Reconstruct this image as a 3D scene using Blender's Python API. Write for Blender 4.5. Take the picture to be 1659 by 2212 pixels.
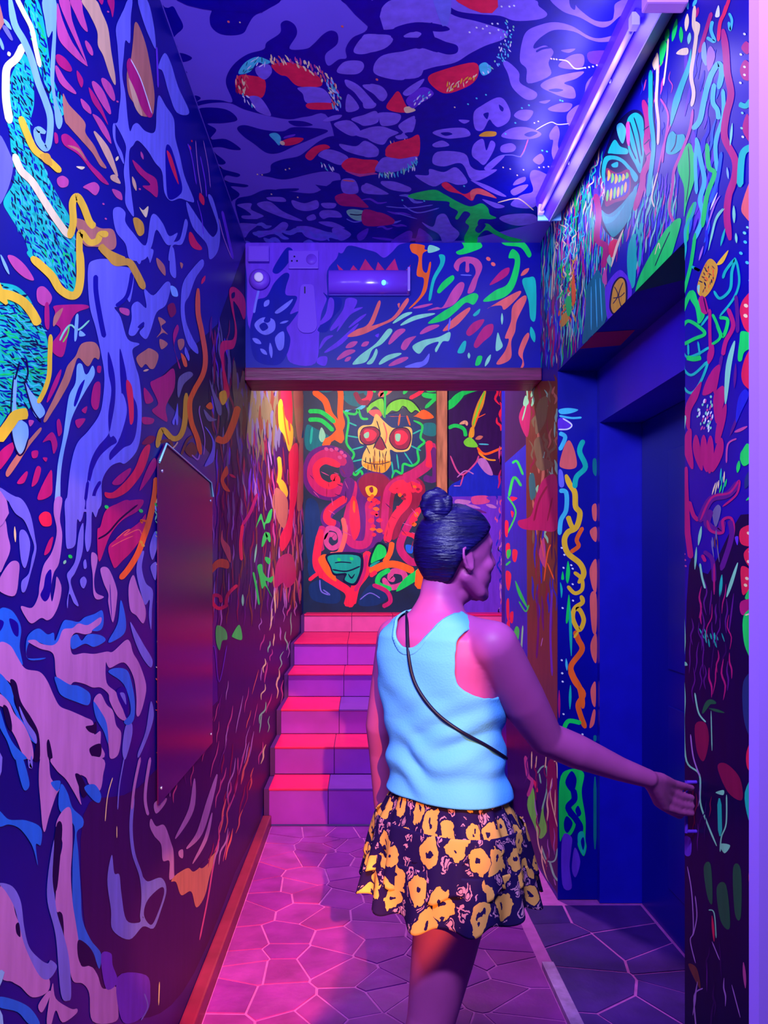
import bpy, bmesh, math, random
from mathutils import Vector, Matrix
from mathutils.geometry import tessellate_polygon
for o in list(bpy.data.objects): bpy.data.objects.remove(o, do_unlink=True)
SC = bpy.context.scene
COL = SC.collection
R = math.radians
# ------------------------------------------------------------------ camera
F, CX, CY, EYE = 1680.0, 780.0, 1235.0, 1.5      # focal length and axis point in photo pixels, eye height in metres
cam = bpy.data.cameras.new('camera'); cam_o = bpy.data.objects.new('camera', cam); COL.objects.link(cam_o)
cam_o.location = (0, 0, EYE); cam_o.rotation_euler = (R(90), 0, 0)
cam.sensor_fit = 'VERTICAL'; cam.sensor_height = 24.0; cam.lens = 24.0*F/2212.0
cam.shift_x = (829.5-CX)/2212.0; cam.shift_y = (CY-1106.0)/2212.0
cam.clip_start = 0.03; cam.clip_end = 60
SC.camera = cam_o
# ------------------------------------------------------------------ world, lights, exposure
w = bpy.data.worlds.new('world'); SC.world = w; w.use_nodes = True
bg = w.node_tree.nodes['Background']; bg.inputs[0].default_value = (0.30, 0.18, 1.0, 1); bg.inputs[1].default_value = 0.10
def light(name, kind, loc, aim, col, power, **kw):
    d = bpy.data.lights.new(name, kind); d.color = col; d.energy = power
    for k, v in kw.items(): setattr(d, k, v)
    o = bpy.data.objects.new(name, d); COL.objects.link(o); o.location = loc
    if aim is not None:
        o.rotation_euler = (Vector(aim)-Vector(loc)).to_track_quat('-Z', 'Y').to_euler()
    return o
for i in range(5):                                  # the batten's tube, lit along its length
    light('blacklight_tube', 'POINT', (0.72, 2.34+0.25*i, 3.02), None, (0.56, 0.44, 1.0), 1.2, shadow_soft_size=0.04, specular_factor=0.25)
light('entrance_tube', 'AREA', (-0.12, 0.25, 2.72), (-0.04, 2.6, 2.15), (0.60, 0.64, 1.0), 70, shape='RECTANGLE', size=0.9, size_y=0.12)
light('stair_lamp', 'AREA', (0.15, 4.9, 3.75), (-0.1, 6.3, 0.9), (0.95, 0.72, 0.70), 100, shape='DISK', size=0.25)
light('door_spot', 'SPOT', (0.486, -3.0, 2.90), (0.486-math.tan(R(9.9)), -2.0, 2.90-math.tan(R(21.2))), (1.0, 0.40, 0.05), 1350, spot_size=R(14.6), spot_blend=0.10, shadow_soft_size=0.02)
light('added_floor_beam', 'SPOT', (0.486, -3.0, 2.90), (0.486-math.tan(R(8.6)), -2.0, 2.90-math.tan(R(24.8))), (1.0, 0.40, 0.10), 3200, spot_size=R(6.6), spot_blend=0.12, shadow_soft_size=0.02)  # added second beam only to brighten the left floor, not a separate lamp
vs = SC.view_settings; vs.view_transform = 'Standard'; vs.look = 'None'; vs.gamma = 1.0; vs.use_curve_mapping = False; vs.exposure = 0.72

# ------------------------------------------------------------------ materials
def lin(c):
    return tuple(((v/255.0)/12.92 if v/255.0 <= 0.04045 else (((v/255.0)+0.055)/1.055)**2.4) for v in c)
MATS = {}
def mat(name, rgb, rough=0.5, spec=0.3, metal=0.0, noise=0.0, nscale=8.0, bump=0.0, bscale=60.0, coat=0.0, ramp=None, stretch=(1,1,1)):
    if name in MATS: return MATS[name]
    m = bpy.data.materials.new(name); m.use_nodes = True; nt = m.node_tree; b = nt.nodes['Principled BSDF']
    c = lin(rgb); b.inputs['Base Color'].default_value = (*c, 1); b.inputs['Roughness'].default_value = rough
    b.inputs['Specular IOR Level'].default_value = spec; b.inputs['Metallic'].default_value = metal; b.inputs['Coat Weight'].default_value = coat
    if noise or bump or ramp:
        tc = nt.nodes.new('ShaderNodeTexCoord'); mp = nt.nodes.new('ShaderNodeMapping'); mp.inputs['Scale'].default_value = stretch
        nt.links.new(tc.outputs['Object'], mp.inputs[0])
    if noise:
        n = nt.nodes.new('ShaderNodeTexNoise'); n.inputs['Scale'].default_value = nscale; n.inputs['Detail'].default_value = 5
        nt.links.new(mp.outputs[0], n.inputs['Vector'])
        r = nt.nodes.new('ShaderNodeValToRGB'); r.color_ramp.elements[0].position = 0.3; r.color_ramp.elements[1].position = 0.7
        r.color_ramp.elements[0].color = (*[v*(1-noise) for v in c], 1); r.color_ramp.elements[1].color = (*[min(1, v*(1+noise)) for v in c], 1)
        nt.links.new(n.outputs[0], r.inputs[0]); nt.links.new(r.outputs[0], b.inputs['Base Color'])
    if bump:
        n2 = nt.nodes.new('ShaderNodeTexNoise'); n2.inputs['Scale'].default_value = bscale; n2.inputs['Detail'].default_value = 4
        nt.links.new(mp.outputs[0], n2.inputs['Vector'])
        bp = nt.nodes.new('ShaderNodeBump'); bp.inputs['Strength'].default_value = bump; bp.inputs['Distance'].default_value = 0.01
        nt.links.new(n2.outputs[0], bp.inputs['Height']); nt.links.new(bp.outputs[0], b.inputs['Normal'])
    MATS[name] = m; return m
def paint_mat():
    m = bpy.data.materials.new('mural_paint'); m.use_nodes = True; nt = m.node_tree; b = nt.nodes['Principled BSDF']
    a = nt.nodes.new('ShaderNodeVertexColor'); a.layer_name = 'Col'
    tc = nt.nodes.new('ShaderNodeTexCoord'); mp = nt.nodes.new('ShaderNodeMapping'); mp.inputs['Scale'].default_value = (14, 14, 3)
    n = nt.nodes.new('ShaderNodeTexNoise'); n.inputs['Scale'].default_value = 2.2; n.inputs['Detail'].default_value = 4
    rp = nt.nodes.new('ShaderNodeMapRange'); rp.inputs[1].default_value = 0.3; rp.inputs[2].default_value = 0.7; rp.inputs[3].default_value = 0.84; rp.inputs[4].default_value = 1.08
    mx = nt.nodes.new('ShaderNodeMix'); mx.data_type = 'RGBA'; mx.blend_type = 'MULTIPLY'; mx.inputs[0].default_value = 1.0
    nt.links.new(tc.outputs['Object'], mp.inputs[0]); nt.links.new(mp.outputs[0], n.inputs['Vector']); nt.links.new(n.outputs[0], rp.inputs[0])
    nt.links.new(a.outputs[0], mx.inputs[6]); nt.links.new(rp.outputs[0], mx.inputs[7]); nt.links.new(mx.outputs[2], b.inputs['Base Color'])
    b.inputs['Roughness'].default_value = 0.42; b.inputs['Specular IOR Level'].default_value = 0.12
    return m
PAINT = paint_mat()
# the mural's pigments, as they answer the black light
PAL = dict(lav=(114,112,230), lil=(182,120,206), pbl=(136,188,255), nav=(0,0,150), ink=(2,0,62), mag=(190,28,112), pnk=(206,76,150),
    rus=(196,118,100), vlv=(128,98,230), tan=(226,176,140), red=(240,36,80), ora=(255,104,38), yel=(255,202,48), gold=(228,168,46), grn=(18,226,92),
    lime=(120,235,60), teal=(20,196,168), cyan=(74,206,226), dteal=(10,120,130), vio=(104,50,210), pur=(96,24,128), blu=(26,104,232),
    royal=(24,40,200), whi=(236,238,250), olive=(120,106,80), mint=(140,226,180), salm=(240,104,100), cre=(250,226,170), plum=(50,8,86),
    grey=(112,104,150), dgrn=(10,96,60), wine=(140,20,70), brn=(120,58,50))
# ------------------------------------------------------------------ mesh helpers
def link(name, me, m, parent=None, **props):
    o = bpy.data.objects.new(name, me); COL.objects.link(o)
    if m is not None and not me.materials: me.materials.append(m)
    if parent is not None: o.parent = parent
    for k, v in props.items(): o[k] = v
    return o
def empty(name, loc=(0,0,0), **props):
    o = bpy.data.objects.new(name, None); COL.objects.link(o); o.location = loc; o.empty_display_size = 0.1
    for k, v in props.items(): o[k] = v
    return o
def bm_box(bm, lo, hi, bev=0.0):
    t = bmesh.new()
    bmesh.ops.create_cube(t, size=1.0)
    for v in t.verts:
        v.co = Vector(((lo[i]+hi[i])/2 + v.co[i]*(hi[i]-lo[i])) for i in range(3))
    if bev: bmesh.ops.bevel(t, geom=t.edges[:], offset=bev, segments=2, affect='EDGES', profile=0.7)
    me = bpy.data.meshes.new('tmp'); t.to_mesh(me); t.free(); bm.from_mesh(me); bpy.data.meshes.remove(me)
def mesh_of(bm, name, smooth=False):
    me = bpy.data.meshes.new(name); bmesh.ops.recalc_face_normals(bm, faces=bm.faces[:]); bm.to_mesh(me); bm.free()
    if smooth:
        for p in me.polygons: p.use_smooth = True
    return me
def box(name, lo, hi, m, parent=None, bev=0.0, loc=(0,0,0), **props):
    bm = bmesh.new(); bm_box(bm, [lo[i]-loc[i] for i in range(3)], [hi[i]-loc[i] for i in range(3)], bev)
    o = link(name, mesh_of(bm, name), m, parent, **props)
    if parent is None: o.location = loc
    return o
def prism(name, pts, axis, a, b, m, parent=None, **props):
    """closed outline pts (2D) extruded along axis from a to b"""
    def P(p, t): return {'x': (t, p[0], p[1]), 'y': (p[0], t, p[1]), 'z': (p[0], p[1], t)}[axis]
    n = len(pts); vs_ = [P(p, a) for p in pts]+[P(p, b) for p in pts]
    fs = [tuple(range(n)), tuple(range(2*n-1, n-1, -1))]+[(i, (i+1) % n, n+(i+1) % n, n+i) for i in range(n)]
    me = bpy.data.meshes.new(name); me.from_pydata(vs_, [], fs); bm = bmesh.new(); bm.from_mesh(me); bmesh.ops.recalc_face_normals(bm, faces=bm.faces[:]); bm.to_mesh(me); bm.free()
    return link(name, me, m, parent, **props)
def lathe(name, prof, c, axis, m, parent=None, n=28, smooth=True, **props):
    """profile (radius, height) turned about an axis through c"""
    vs_ = []; fs = []
    for r, h in prof:
        for i in range(n):
            a = 2*math.pi*i/n; u, v = r*math.cos(a), r*math.sin(a)
            vs_.append({'x': (c[0]+h, c[1]+u, c[2]+v), 'y': (c[0]+u, c[1]+h, c[2]+v), 'z': (c[0]+u, c[1]+v, c[2]+h)}[axis])
    for k in range(len(prof)-1):
        for i in range(n): fs.append((k*n+i, k*n+(i+1) % n, (k+1)*n+(i+1) % n, (k+1)*n+i))
    fs.append(tuple(range(n))); fs.append(tuple(range((len(prof)-1)*n, len(prof)*n)))
    me = bpy.data.meshes.new(name); me.from_pydata(vs_, [], fs); bm = bmesh.new(); bm.from_mesh(me); bmesh.ops.recalc_face_normals(bm, faces=bm.faces[:]); bm.to_mesh(me); bm.free()
    if smooth:
        for p in me.polygons: p.use_smooth = len(p.vertices) == 4
    return link(name, me, m, parent, **props)
def crom(pts, closed, sub=6):
    n = len(pts); out = []
    if n < 3: 
        return [(pts[0][0]+(pts[1][0]-pts[0][0])*t/sub, pts[0][1]+(pts[1][1]-pts[0][1])*t/sub) for t in range(sub+1)]
    rng = range(n) if closed else range(n-1)
    for i in rng:
        if closed: p0, p1, p2, p3 = pts[(i-1) % n], pts[i], pts[(i+1) % n], pts[(i+2) % n]
        else: p0, p1, p2, p3 = pts[max(i-1, 0)], pts[i], pts[i+1], pts[min(i+2, n-1)]
        for s in range(sub):
            t = s/sub; t2 = t*t; t3 = t2*t
            out.append(tuple(0.5*(2*p1[k]+(p2[k]-p0[k])*t+(2*p0[k]-5*p1[k]+4*p2[k]-p3[k])*t2+(3*p1[k]-p0[k]-3*p2[k]+p3[k])*t3) for k in (0, 1)))
    if not closed: out.append(tuple(pts[-1]))
    return out
# ------------------------------------------------------------------ room measures
XL, XR, ZC, YH, YB, YJ0, YJ1, XD = -0.58, 0.90, 3.15, 3.90, 7.80, 2.16, 3.56, 1.08
ZDOOR = 2.418
# a point of the mural: photo pixel -> where that spot lies on the wall plane
def on_wall(pl, x, y, off):
    if pl == 'L':
        d = max(0.7, min(YB-0.002, XL*F/min(x-CX, -1.0))); return (XL+off, d, max(0.012, min(3.9, EYE+(CY-y)*d/F)))
    if pl == 'R':
        d = max(0.7, min(4.898, XR*F/max(x-CX, 1.0))); z = max(0.012, min(ZC-0.002, EYE+(CY-y)*d/F))
        if YJ0 < d < YJ1 and z < ZDOOR:                  # no wall here: the paint stops at the edge of the doorway
            k = min((d-YJ0, 0), (YJ1-d, 1), (ZDOOR-z, 2))[1]
            if k == 0: d = YJ0
            elif k == 1: d = YJ1
            else: z = ZDOOR
        return (XR-off, d, z)
    if pl == 'C':
        d = max(0.6, min(YH-0.002, (ZC-EYE)*F/max(CY-y, 1.0))); return (max(XL+.003, min(XR-.003, (x-CX)*d/F)), d, ZC-off)
    d = {'H': YH, 'B': YB, 'V': YJ1-0.0006}[pl]
    return ((x-CX)*d/F, d-off, EYE+(CY-y)*d/F)
CROPS = dict(A=(0,0,.33755), B=(0,540,.33755), C=(0,1080,.33755), D=(0,1640,.36166), E=(340,0,.33755), F=(800,0,.33755), G=(1140,0,.31284),
    H=(500,480,.42194), I=(640,800,.36166), J=(330,780,.25316), K=(1140,400,.31284), L=(1040,900,.37312), M=(1040,1450,.37312), Z=(0,0,1.0))
LAYER = {}
class Fig:
    """one painted figure: a coat of paint lying on its wall"""
    def __init__(s, pl): s.pl = pl; s.inc = 1.0; s.v = []; s.f = []; s.c = []
    def off(s):
        LAYER[s.pl] = LAYER.get(s.pl, 0)+s.inc; return 0.0004+LAYER[s.pl]*0.0000022
    def poly(s, col, pts, smooth=True):
        if s.pl == 'C' and col == 'lav': col = 'vlv'
        if smooth: pts = crom(pts, True, 5)
        o = s.off(); b = len(s.v)
        s.v += [on_wall(s.pl, x, y, o) for x, y in pts]
        for t in tessellate_polygon([[Vector((x, y, 0)) for x, y in pts]]):
            s.f.append(tuple(b+i for i in t)); s.c.append(col)
    def stroke(s, col, pts, wd, leaf=False, sub=6):
        c = crom(pts, False, sub); n = len(c)
        if n < 2: return
        o = s.off(); b = len(s.v)
        for i, (x, y) in enumerate(c):
            x0, y0 = c[max(i-1, 0)]; x1, y1 = c[min(i+1, n-1)]; dx, dy = x1-x0, y1-y0; l = math.hypot(dx, dy) or 1.0
            t = i/(n-1)
            k = math.sin(math.pi*(0.04+0.92*t))**0.8 if leaf else min(1.0, (t/0.07+0.12)**0.5, ((1-t)/0.07+0.12)**0.5)
            h = wd*0.5*k
            s.v.append(on_wall(s.pl, x-dy/l*h, y+dx/l*h, o)); s.v.append(on_wall(s.pl, x+dy/l*h, y-dx/l*h, o))
        for i in range(n-1):
            s.f.append((b+2*i, b+2*i+1, b+2*i+3, b+2*i+2)); s.c.append(col)
    def blob(s, col, x, y, a, b, ang=0.0, n=10):
        ca, sa = math.cos(ang), math.sin(ang)
        s.poly(col, [(x+a*math.cos(t)*ca-b*math.sin(t)*sa, y+a*math.cos(t)*sa+b*math.sin(t)*ca) for t in [2*math.pi*i/n for i in range(n)]], False)
    def build(s, name, parent, **props):
        if not s.f: return None
        me = bpy.data.meshes.new(name); me.from_pydata(s.v, [], s.f)
        at = me.color_attributes.new('Col', 'FLOAT_COLOR', 'CORNER'); k = 0; buf = []
        LP = {}
        for p, c in zip(me.polygons, s.c):
            if c not in LP: LP[c] = (*lin(PAL[c]), 1.0)
            buf += list(LP[c])*len(p.vertices)
        at.data.foreach_set('color', buf)
        me.materials.append(PAINT)
        return link(name, me, None, parent, **props)
def draw(f, crop, text):
    """P colour x,y ... = filled shape, S / T colour width x,y ... = brush stroke / leaf-shaped stroke, O = ring of ink round a shape, D = dots"""
    x0, y0, k = CROPS[crop]
    for ln in text.strip().splitlines():
        w_ = ln.split()
        if not w_ or w_[0].startswith('#'): continue
        kind, col = w_[0], w_[1]
        i = 2
        wd = 0.0
        if kind in 'STOD': wd = float(w_[2])*k; i = 3
        pts = [(x0+k*float(a), y0+k*float(b)) for a, b in (q.split(',') for q in w_[i:])]
        if kind == 'P': f.poly(col, pts)
        elif kind == 'Q': f.poly(col, pts, False)
        elif kind == 'S': f.stroke(col, pts, wd)
        elif kind == 'T': f.stroke(col, pts, wd, True)
        elif kind == 'O': f.stroke(col, pts+[pts[0], pts[1]], wd)
        elif kind == 'D':
            for x, y in pts: f.blob(col, x, y, wd*0.6, wd*0.45, 0.6, 7)
def inside(x, y, poly):
    c = False; j = len(poly)-1
    for i in range(len(poly)):
        xi, yi = poly[i]; xj, yj = poly[j]
        if (yi > y) != (yj > y) and x < (xj-xi)*(y-yi)/(yj-yi)+xi: c = not c
        j = i
    return c
def flecks(f, crop, area, cols, step, ln, wd, ang, seed, jit=0.35, fill=1.0, wave=0.0, leaf=True):
    """many short brush marks laid side by side inside an outline"""
    x0, y0, k = CROPS[crop]; rg = random.Random(seed)
    area = [tuple(map(float, q.split(','))) for q in area.split()]
    xs = [p[0] for p in area]; ys = [p[1] for p in area]
    sx, sy = (step if isinstance(step, tuple) else (step, step))
    y = min(ys); row = 0; f.inc = 0.12
    while y < max(ys):
        x = min(xs)+(sx*0.5 if row % 2 else 0)
        while x < max(xs):
            px, py = x+rg.uniform(-.35, .35)*sx, y+rg.uniform(-.35, .35)*sy
            if rg.random() < fill and inside(px, py, area):
                a = R(ang)+rg.uniform(-jit, jit); l = ln*rg.uniform(.6, 1.3)*.5; wv = rg.uniform(-wave, wave)*l
                dx, dy = math.cos(a)*l, math.sin(a)*l
                p = [(px-dx, py-dy), (px-dx*.3-dy/l*wv, py-dy*.3+dx/l*wv), (px+dx*.3+dy/l*wv, py+dy*.3-dx/l*wv), (px+dx, py+dy)]
                f.stroke(rg.choice(cols), [(x0+k*u, y0+k*v) for u, v in p], wd*k*rg.uniform(.7, 1.25), leaf, sub=3)
            x += sx
        y += sy; row += 1
    f.inc = 1.0
# ================================================================== the setting
NAVYW = mat('navy_wall', (0,0,145), 0.4, 0.2, noise=0.18, nscale=5)
NAVYG = mat('navy_wall_gloss', (0,8,126), 0.33, 0.16, noise=0.25, nscale=3)
LAVC = mat('lavender_ceiling', (110,82,220), 0.6, 0.15, noise=0.06, nscale=4)
DARKM = mat('plum_wall', (60,14,84), 0.4, 0.25, noise=0.3, nscale=6, stretch=(1,1,.25))
S = dict(kind='structure')
floor = box('floor', (-0.70, -3.6, -0.10), (1.50, 4.60, -0.003), mat('floor_mortar', (176,70,180), 0.6, 0.3, noise=0.15, nscale=20), **S)
wall_left = box('wall_left', (XL-0.12, -3.6, 0.0), (XL, 8.0, 3.95), NAVYG, **S)
ceiling = box('ceiling', (XL-0.12, -3.6, ZC), (XR+0.6, YH, ZC+0.10), LAVC, **S)
bm = bmesh.new()
bm_box(bm, (XR, -3.6, 0.0), (XR+0.18, YJ0, ZC)); bm_box(bm, (XR, YJ1, 0.0), (XR+0.18, 4.9, 3.95)); bm_box(bm, (XR, YJ0, ZDOOR), (XR+0.18, YJ1, ZC))
wall_right = link('wall_right', mesh_of(bm, 'wall_right'), NAVYW, None, **S)
header = box('wall_header', (XL, YH, 2.49), (XR, YH+0.20, 3.95), NAVYW, **S)
wall_back = box('wall_back', (XL, YB, 0.0), (1.75, YB+0.12, 3.95), mat('mural_ground', (6,30,70), 0.45, 0.25, noise=0.3, nscale=6), **S)
wall_far = box('wall_far', (1.62, 4.9, 0.0), (1.75, YB, 3.95), mat('violet_wall', (110,40,190), 0.6, 0.2, noise=0.1), **S)
wall_return = box('wall_return', (XR, 4.9, 0.0), (1.75, 4.98, 3.95), NAVYW, **S)
ceiling_stair = box('ceiling_stairs', (XL, YH+0.2, 3.95), (1.75, 8.0, 4.05), LAVC, **S)
wall_rear = box('wall_rear', (XL-0.12, -3.72, 0.0), (1.60, -3.6, ZC), NAVYW, **S)
WOODD = mat('lintel_wood', (112,26,78), 0.45, 0.3, noise=0.45, nscale=9, stretch=(.5,4,8), bump=0.3, bscale=14)
lint = box('trim_1', (XL+0.002, YH-0.035, 2.452), (XR-0.002, YH+0.20, 2.515), WOODD, bev=0.006, **S)
lint['label'] = 'dark reddish wooden lintel under the painted header'
base = box('baseboard_left', (XL, -3.5, -0.012), (XL+0.05, 4.595, 0.062), mat('skirting', (120,24,66), 0.4, 0.35, noise=0.2), bev=0.008, **S)
kerb = box('trim_2', (0.685, 1.2, -0.012), (0.730, 2.95, 0.022), mat('kerb_stone', (176,120,200), 0.6, 0.25, noise=0.25, nscale=25), bev=0.004, **S)
kerb['label'] = 'narrow raised stone edging strip on the floor by the doorway'
# flagstones: irregular cells, each its own stone
STONE = [mat('flagstone_%d' % i, c, 0.36, 0.35, noise=0.22, nscale=7, bump=0.35, bscale=12) for i, c in enumerate([(134,34,152), (124,28,146), (140,40,156), (130,32,142)])]
def clip_half(poly, m_, n_):
    out = []
    for i in range(len(poly)):
        a, b = poly[i], poly[(i+1) % len(poly)]
        da = (a[0]-m_[0])*n_[0]+(a[1]-m_[1])*n_[1]; db = (b[0]-m_[0])*n_[0]+(b[1]-m_[1])*n_[1]
        if da <= 0: out.append(a)
        if da*db < 0:
            t = da/(da-db); out.append((a[0]+(b[0]-a[0])*t, a[1]+(b[1]-a[1])*t))
    return out
rg = random.Random(11)
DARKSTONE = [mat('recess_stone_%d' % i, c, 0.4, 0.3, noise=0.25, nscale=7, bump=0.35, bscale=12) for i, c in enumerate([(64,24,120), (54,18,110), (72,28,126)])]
def flags(xa, xb, ya, yb, step, mats=STONE):
    seeds = []
    ny = int((yb-ya)/step); nx = max(1, int((xb-xa)/step))
    for j in range(ny):
        for i in range(nx):
            seeds.append((xa+(i+0.5+rg.uniform(-.42, .42))*(xb-xa)/nx, ya+(j+0.5+rg.uniform(-.42, .42))*(yb-ya)/ny))
    for i, s in enumerate(seeds):
        p = [(xa, ya), (xb, ya), (xb, yb), (xa, yb)]
        for k, t in enumerate(seeds):
            if k != i and abs(t[0]-s[0]) < 1.0 and abs(t[1]-s[1]) < 1.0:
                dx, dy = t[0]-s[0], t[1]-s[1]; l = math.hypot(dx, dy)
                p = clip_half(p, (s[0]+dx/2-dx/l*0.003, s[1]+dy/2-dy/l*0.003), (dx/l, dy/l))
                if len(p) < 3: break
        if len(p) < 3: continue
        cx = sum(q[0] for q in p)/len(p); cy = sum(q[1] for q in p)/len(p)
        dz = rg.uniform(-0.0015, 0.0015)
        prism('flagstone', [(q[0]*.98+cx*.02, q[1]*.98+cy*.02) for q in p], 'z', -0.014, dz, rg.choice(mats), floor)
flags(XL+0.052, 0.683, 1.5, 4.598, 0.155)
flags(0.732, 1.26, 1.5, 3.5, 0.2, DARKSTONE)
# stairs: six steps, each faced with tiles
RISER = mat('riser_tile', (156,44,196), 0.35, 0.35, noise=0.10, nscale=5)
TREADP = mat('tread_tile_purple', (112,40,170), 0.4, 0.3, noise=0.1)
TREADR = mat('tread_tile_red', (216,12,100), 0.4, 0.3, noise=0.08)
stairs = empty('stairs', (0.15, 4.6, 0), kind='structure')
stairs['label'] = 'tiled flight of steps with red and purple treads climbing to the skull mural'
SY = [4.607, 4.92, 5.30, 5.82, 6.34, 7.45, YB]; SZ = [0, .219, .395, .565, .738, .923, 1.093]
XS0, XS1, XM = -0.545, XR-0.01, -0.19
off = Vector((0.15, 4.6, 0))
def cbox(name, lo, hi, m, parent, bev=0.0):
    return box(name, [lo[i]-off[i] for i in range(3)], [hi[i]-off[i] for i in range(3)], m, parent, bev)
for i in range(6):
    x1 = XS1 if i < 1 else (XS1 if SY[i+1] < 4.9 else 0.895 if i < 2 else 1.60)
    st = cbox('step', (XL+0.003, SY[i]+0.012, 0.0 if i == 0 else SZ[i]-0.02), (x1, SY[i+1]+0.03 if i < 5 else YB-.002, SZ[i+1]-0.010), mat('step_core', (80,16,110), 0.5, 0.3), stairs)
    xm = XM+0.02*i if i else -0.195
    for k, (a, b) in enumerate(((XS0, xm-0.002), (xm+0.002, 0.30), (0.304, x1-0.004))):
        tm = TREADR if (i in (1, 3, 4, 5) or k == 0) else TREADP
        rm = RISER if not i == 5 else mat('top_riser_tile', (206,70,160), 0.4, 0.3, noise=0.1)
        cbox('riser_tile', (a, SY[i], SZ[i]+0.003), (b, SY[i]+0.014, SZ[i+1]-0.012), rm, st, 0.003)
        cbox('tread_tile', (a, SY[i]-0.012, SZ[i+1]-0.012), (b, SY[i+1]-0.002, SZ[i+1]), tm, st, 0.002)
# doorway on the right: reveal, frame, door
BLUED = mat('door_blue', (10,6,150), 0.32, 0.35, noise=0.12, nscale=2)
BLUEF = mat('door_frame_blue', (8,4,84), 0.4, 0.3)
bm = bmesh.new()
bm_box(bm, (XD, YJ1-0.04, 0), (XD+0.30, YJ1+0.10, ZDOOR)); bm_box(bm, (XD, YJ0-0.05, 0), (XD+0.30, YJ0+0.0, ZDOOR))
frame = link('trim_3', mesh_of(bm, 'frame'), mat('door_jamb_blue', (14,8,176), 0.4, 0.3, noise=0.1), None, **S)
frame['label'] = 'deep blue painted jambs of the doorway on the right'
box('transom', (XD, YJ0, 2.175), (XD+0.30, YJ1-0.04, ZDOOR+0.02), mat('transom_blue', (40,14,190), 0.45, 0.3, noise=0.15, nscale=2), frame)
door = empty('door_1', (1.27, 3.5, 0), kind='structure'); door['label'] = 'dark blue door leaf deep inside the doorway recess'
def dbox(name, lo, hi, m, parent=door, bev=0.0):
    return box(name, (lo[0]-1.27, lo[1]-3.5, lo[2]), (hi[0]-1.27, hi[1]-3.5, hi[2]), m, parent, bev)
dbox('leaf', (1.27, YJ0+0.005, 0.0), (1.31, YJ1-0.045, 2.172), BLUED)
for (za, zb) in ((0.2, 0.95), (1.1, 2.0)):
    p = dbox('panel', (1.262, 2.45, za), (1.271, 3.2, zb), BLUED, door, 0.004)
h_ = dbox('door_handle', (1.235, 2.32, 1.02), (1.25, 2.44, 1.04), mat('dark_metal', (40,30,120), 0.25, 0.5, metal=0.8), door, 0.005)
dbox('spindle', (1.245, 2.33, 1.022), (1.272, 2.35, 1.038), MATS['dark_metal'], door)
bpy.context.view_layer.update()
# open door standing beside the camera, its pale edge towards us
leaf = empty('door_2', (0.374, 0.75, 0), kind='structure'); leaf['label'] = 'open door next to the camera showing its pale lilac edge'
box('door_edge', (0.0, -0.019, 0.0), (0.012, 0.0, 2.12), mat('lilac_edge', (176,118,250), 0.45, 0.3), leaf)
box('door_leaf', (0.012, -0.021, 0.0), (0.52, -0.001, 2.12), mat('door_leaf_blue', (34,12,150), 0.5, 0.3), leaf)
# ================================================================== murals: left wall
PAL.update(slate=(18,52,112), tealb=(14,170,150), bone=(232,206,104))
f = Fig('L')
draw(f, 'Z', """
Q plum 470,830 650,820 652,1330 560,1780 500,1900 470,1500
Q ink 330,830 470,700 535,520 535,830 470,1000
P plum 180,1760 300,1700 520,1480 560,1700 420,2100 300,2200 200,2100
""")
f.build('mural_ground_patch', wall_left)
f = Fig('L')
draw(f, 'A', """
P teal 60,520 110,400 150,340 200,430 215,560 215,680 190,800 220,930 270,1040 320,1160 390,1290 450,1400 480,1530 440,1659 220,1659 150,1520 60,1380 20,1290 80,1180 100,1080 70,960 60,850 40,740
P teal 160,0 240,0 290,200 320,400 360,560 410,640 415,720 360,740 300,560 250,450 220,300 170,120
""")
draw(f, 'B', """
P teal 190,0 465,0 480,100 480,240 440,280 390,200 300,110 200,60
P teal 0,210 100,230 180,300 230,400 270,490 300,570 310,700 290,850 250,960 200,1000 150,1040 60,1040 -30,1080 -30,210
""")
flecks(f, 'A', '60,520 150,340 215,560 190,800 270,1040 390,1290 480,1530 440,1659 220,1659 60,1380 80,1180 70,960 40,740', ['nav','ink','ink','nav','cyan','tealb'], (21,32), 44, 10, 60, 3, 0.5)
flecks(f, 'A', '160,0 240,0 320,400 415,720 360,740 250,450 170,120', ['nav','ink','nav','cyan','grn'], (21,32), 44, 10, 70, 4, 0.5)
flecks(f, 'B', '190,0 465,0 480,240 440,280 300,110', ['nav','ink','nav','cyan','grn'], (21,32), 44, 11, 65, 5, 0.4)
flecks(f, 'B', '0,220 180,300 270,490 310,700 290,850 200,1000 0,1080', ['nav','ink','nav','ink','cyan','grn'], (24,26), 52, 10, 25, 6, 0.7)
draw(f, 'A', """
S cre 52 150,280 105,370 45,430 35,520 38,650 62,790
S cre 30 100,-20 150,80 200,180 225,300 255,430
S pbl 42 60,-20 90,150 150,260 200,380 240,520 290,650 320,760 312,900 290,950 245,900 235,830 290,850
P pbl 270,0 355,0 358,180 350,400 345,520 360,640 398,760 380,825 355,790 340,650 320,500 325,350 335,200 305,240 285,130
P lav -20,870 60,980 80,1080 40,1230 -20,1290
P lav 10,170 40,170 80,250 60,250
T pbl 24 20,120 70,190
T pbl 20 -5,240 10,290 20,320
T cre 24 50,330 60,360
""")
f.build('painted_scaly_serpent', wall_left, label='teal scaled serpent body painted with pale drips')
f = Fig('L')
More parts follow.
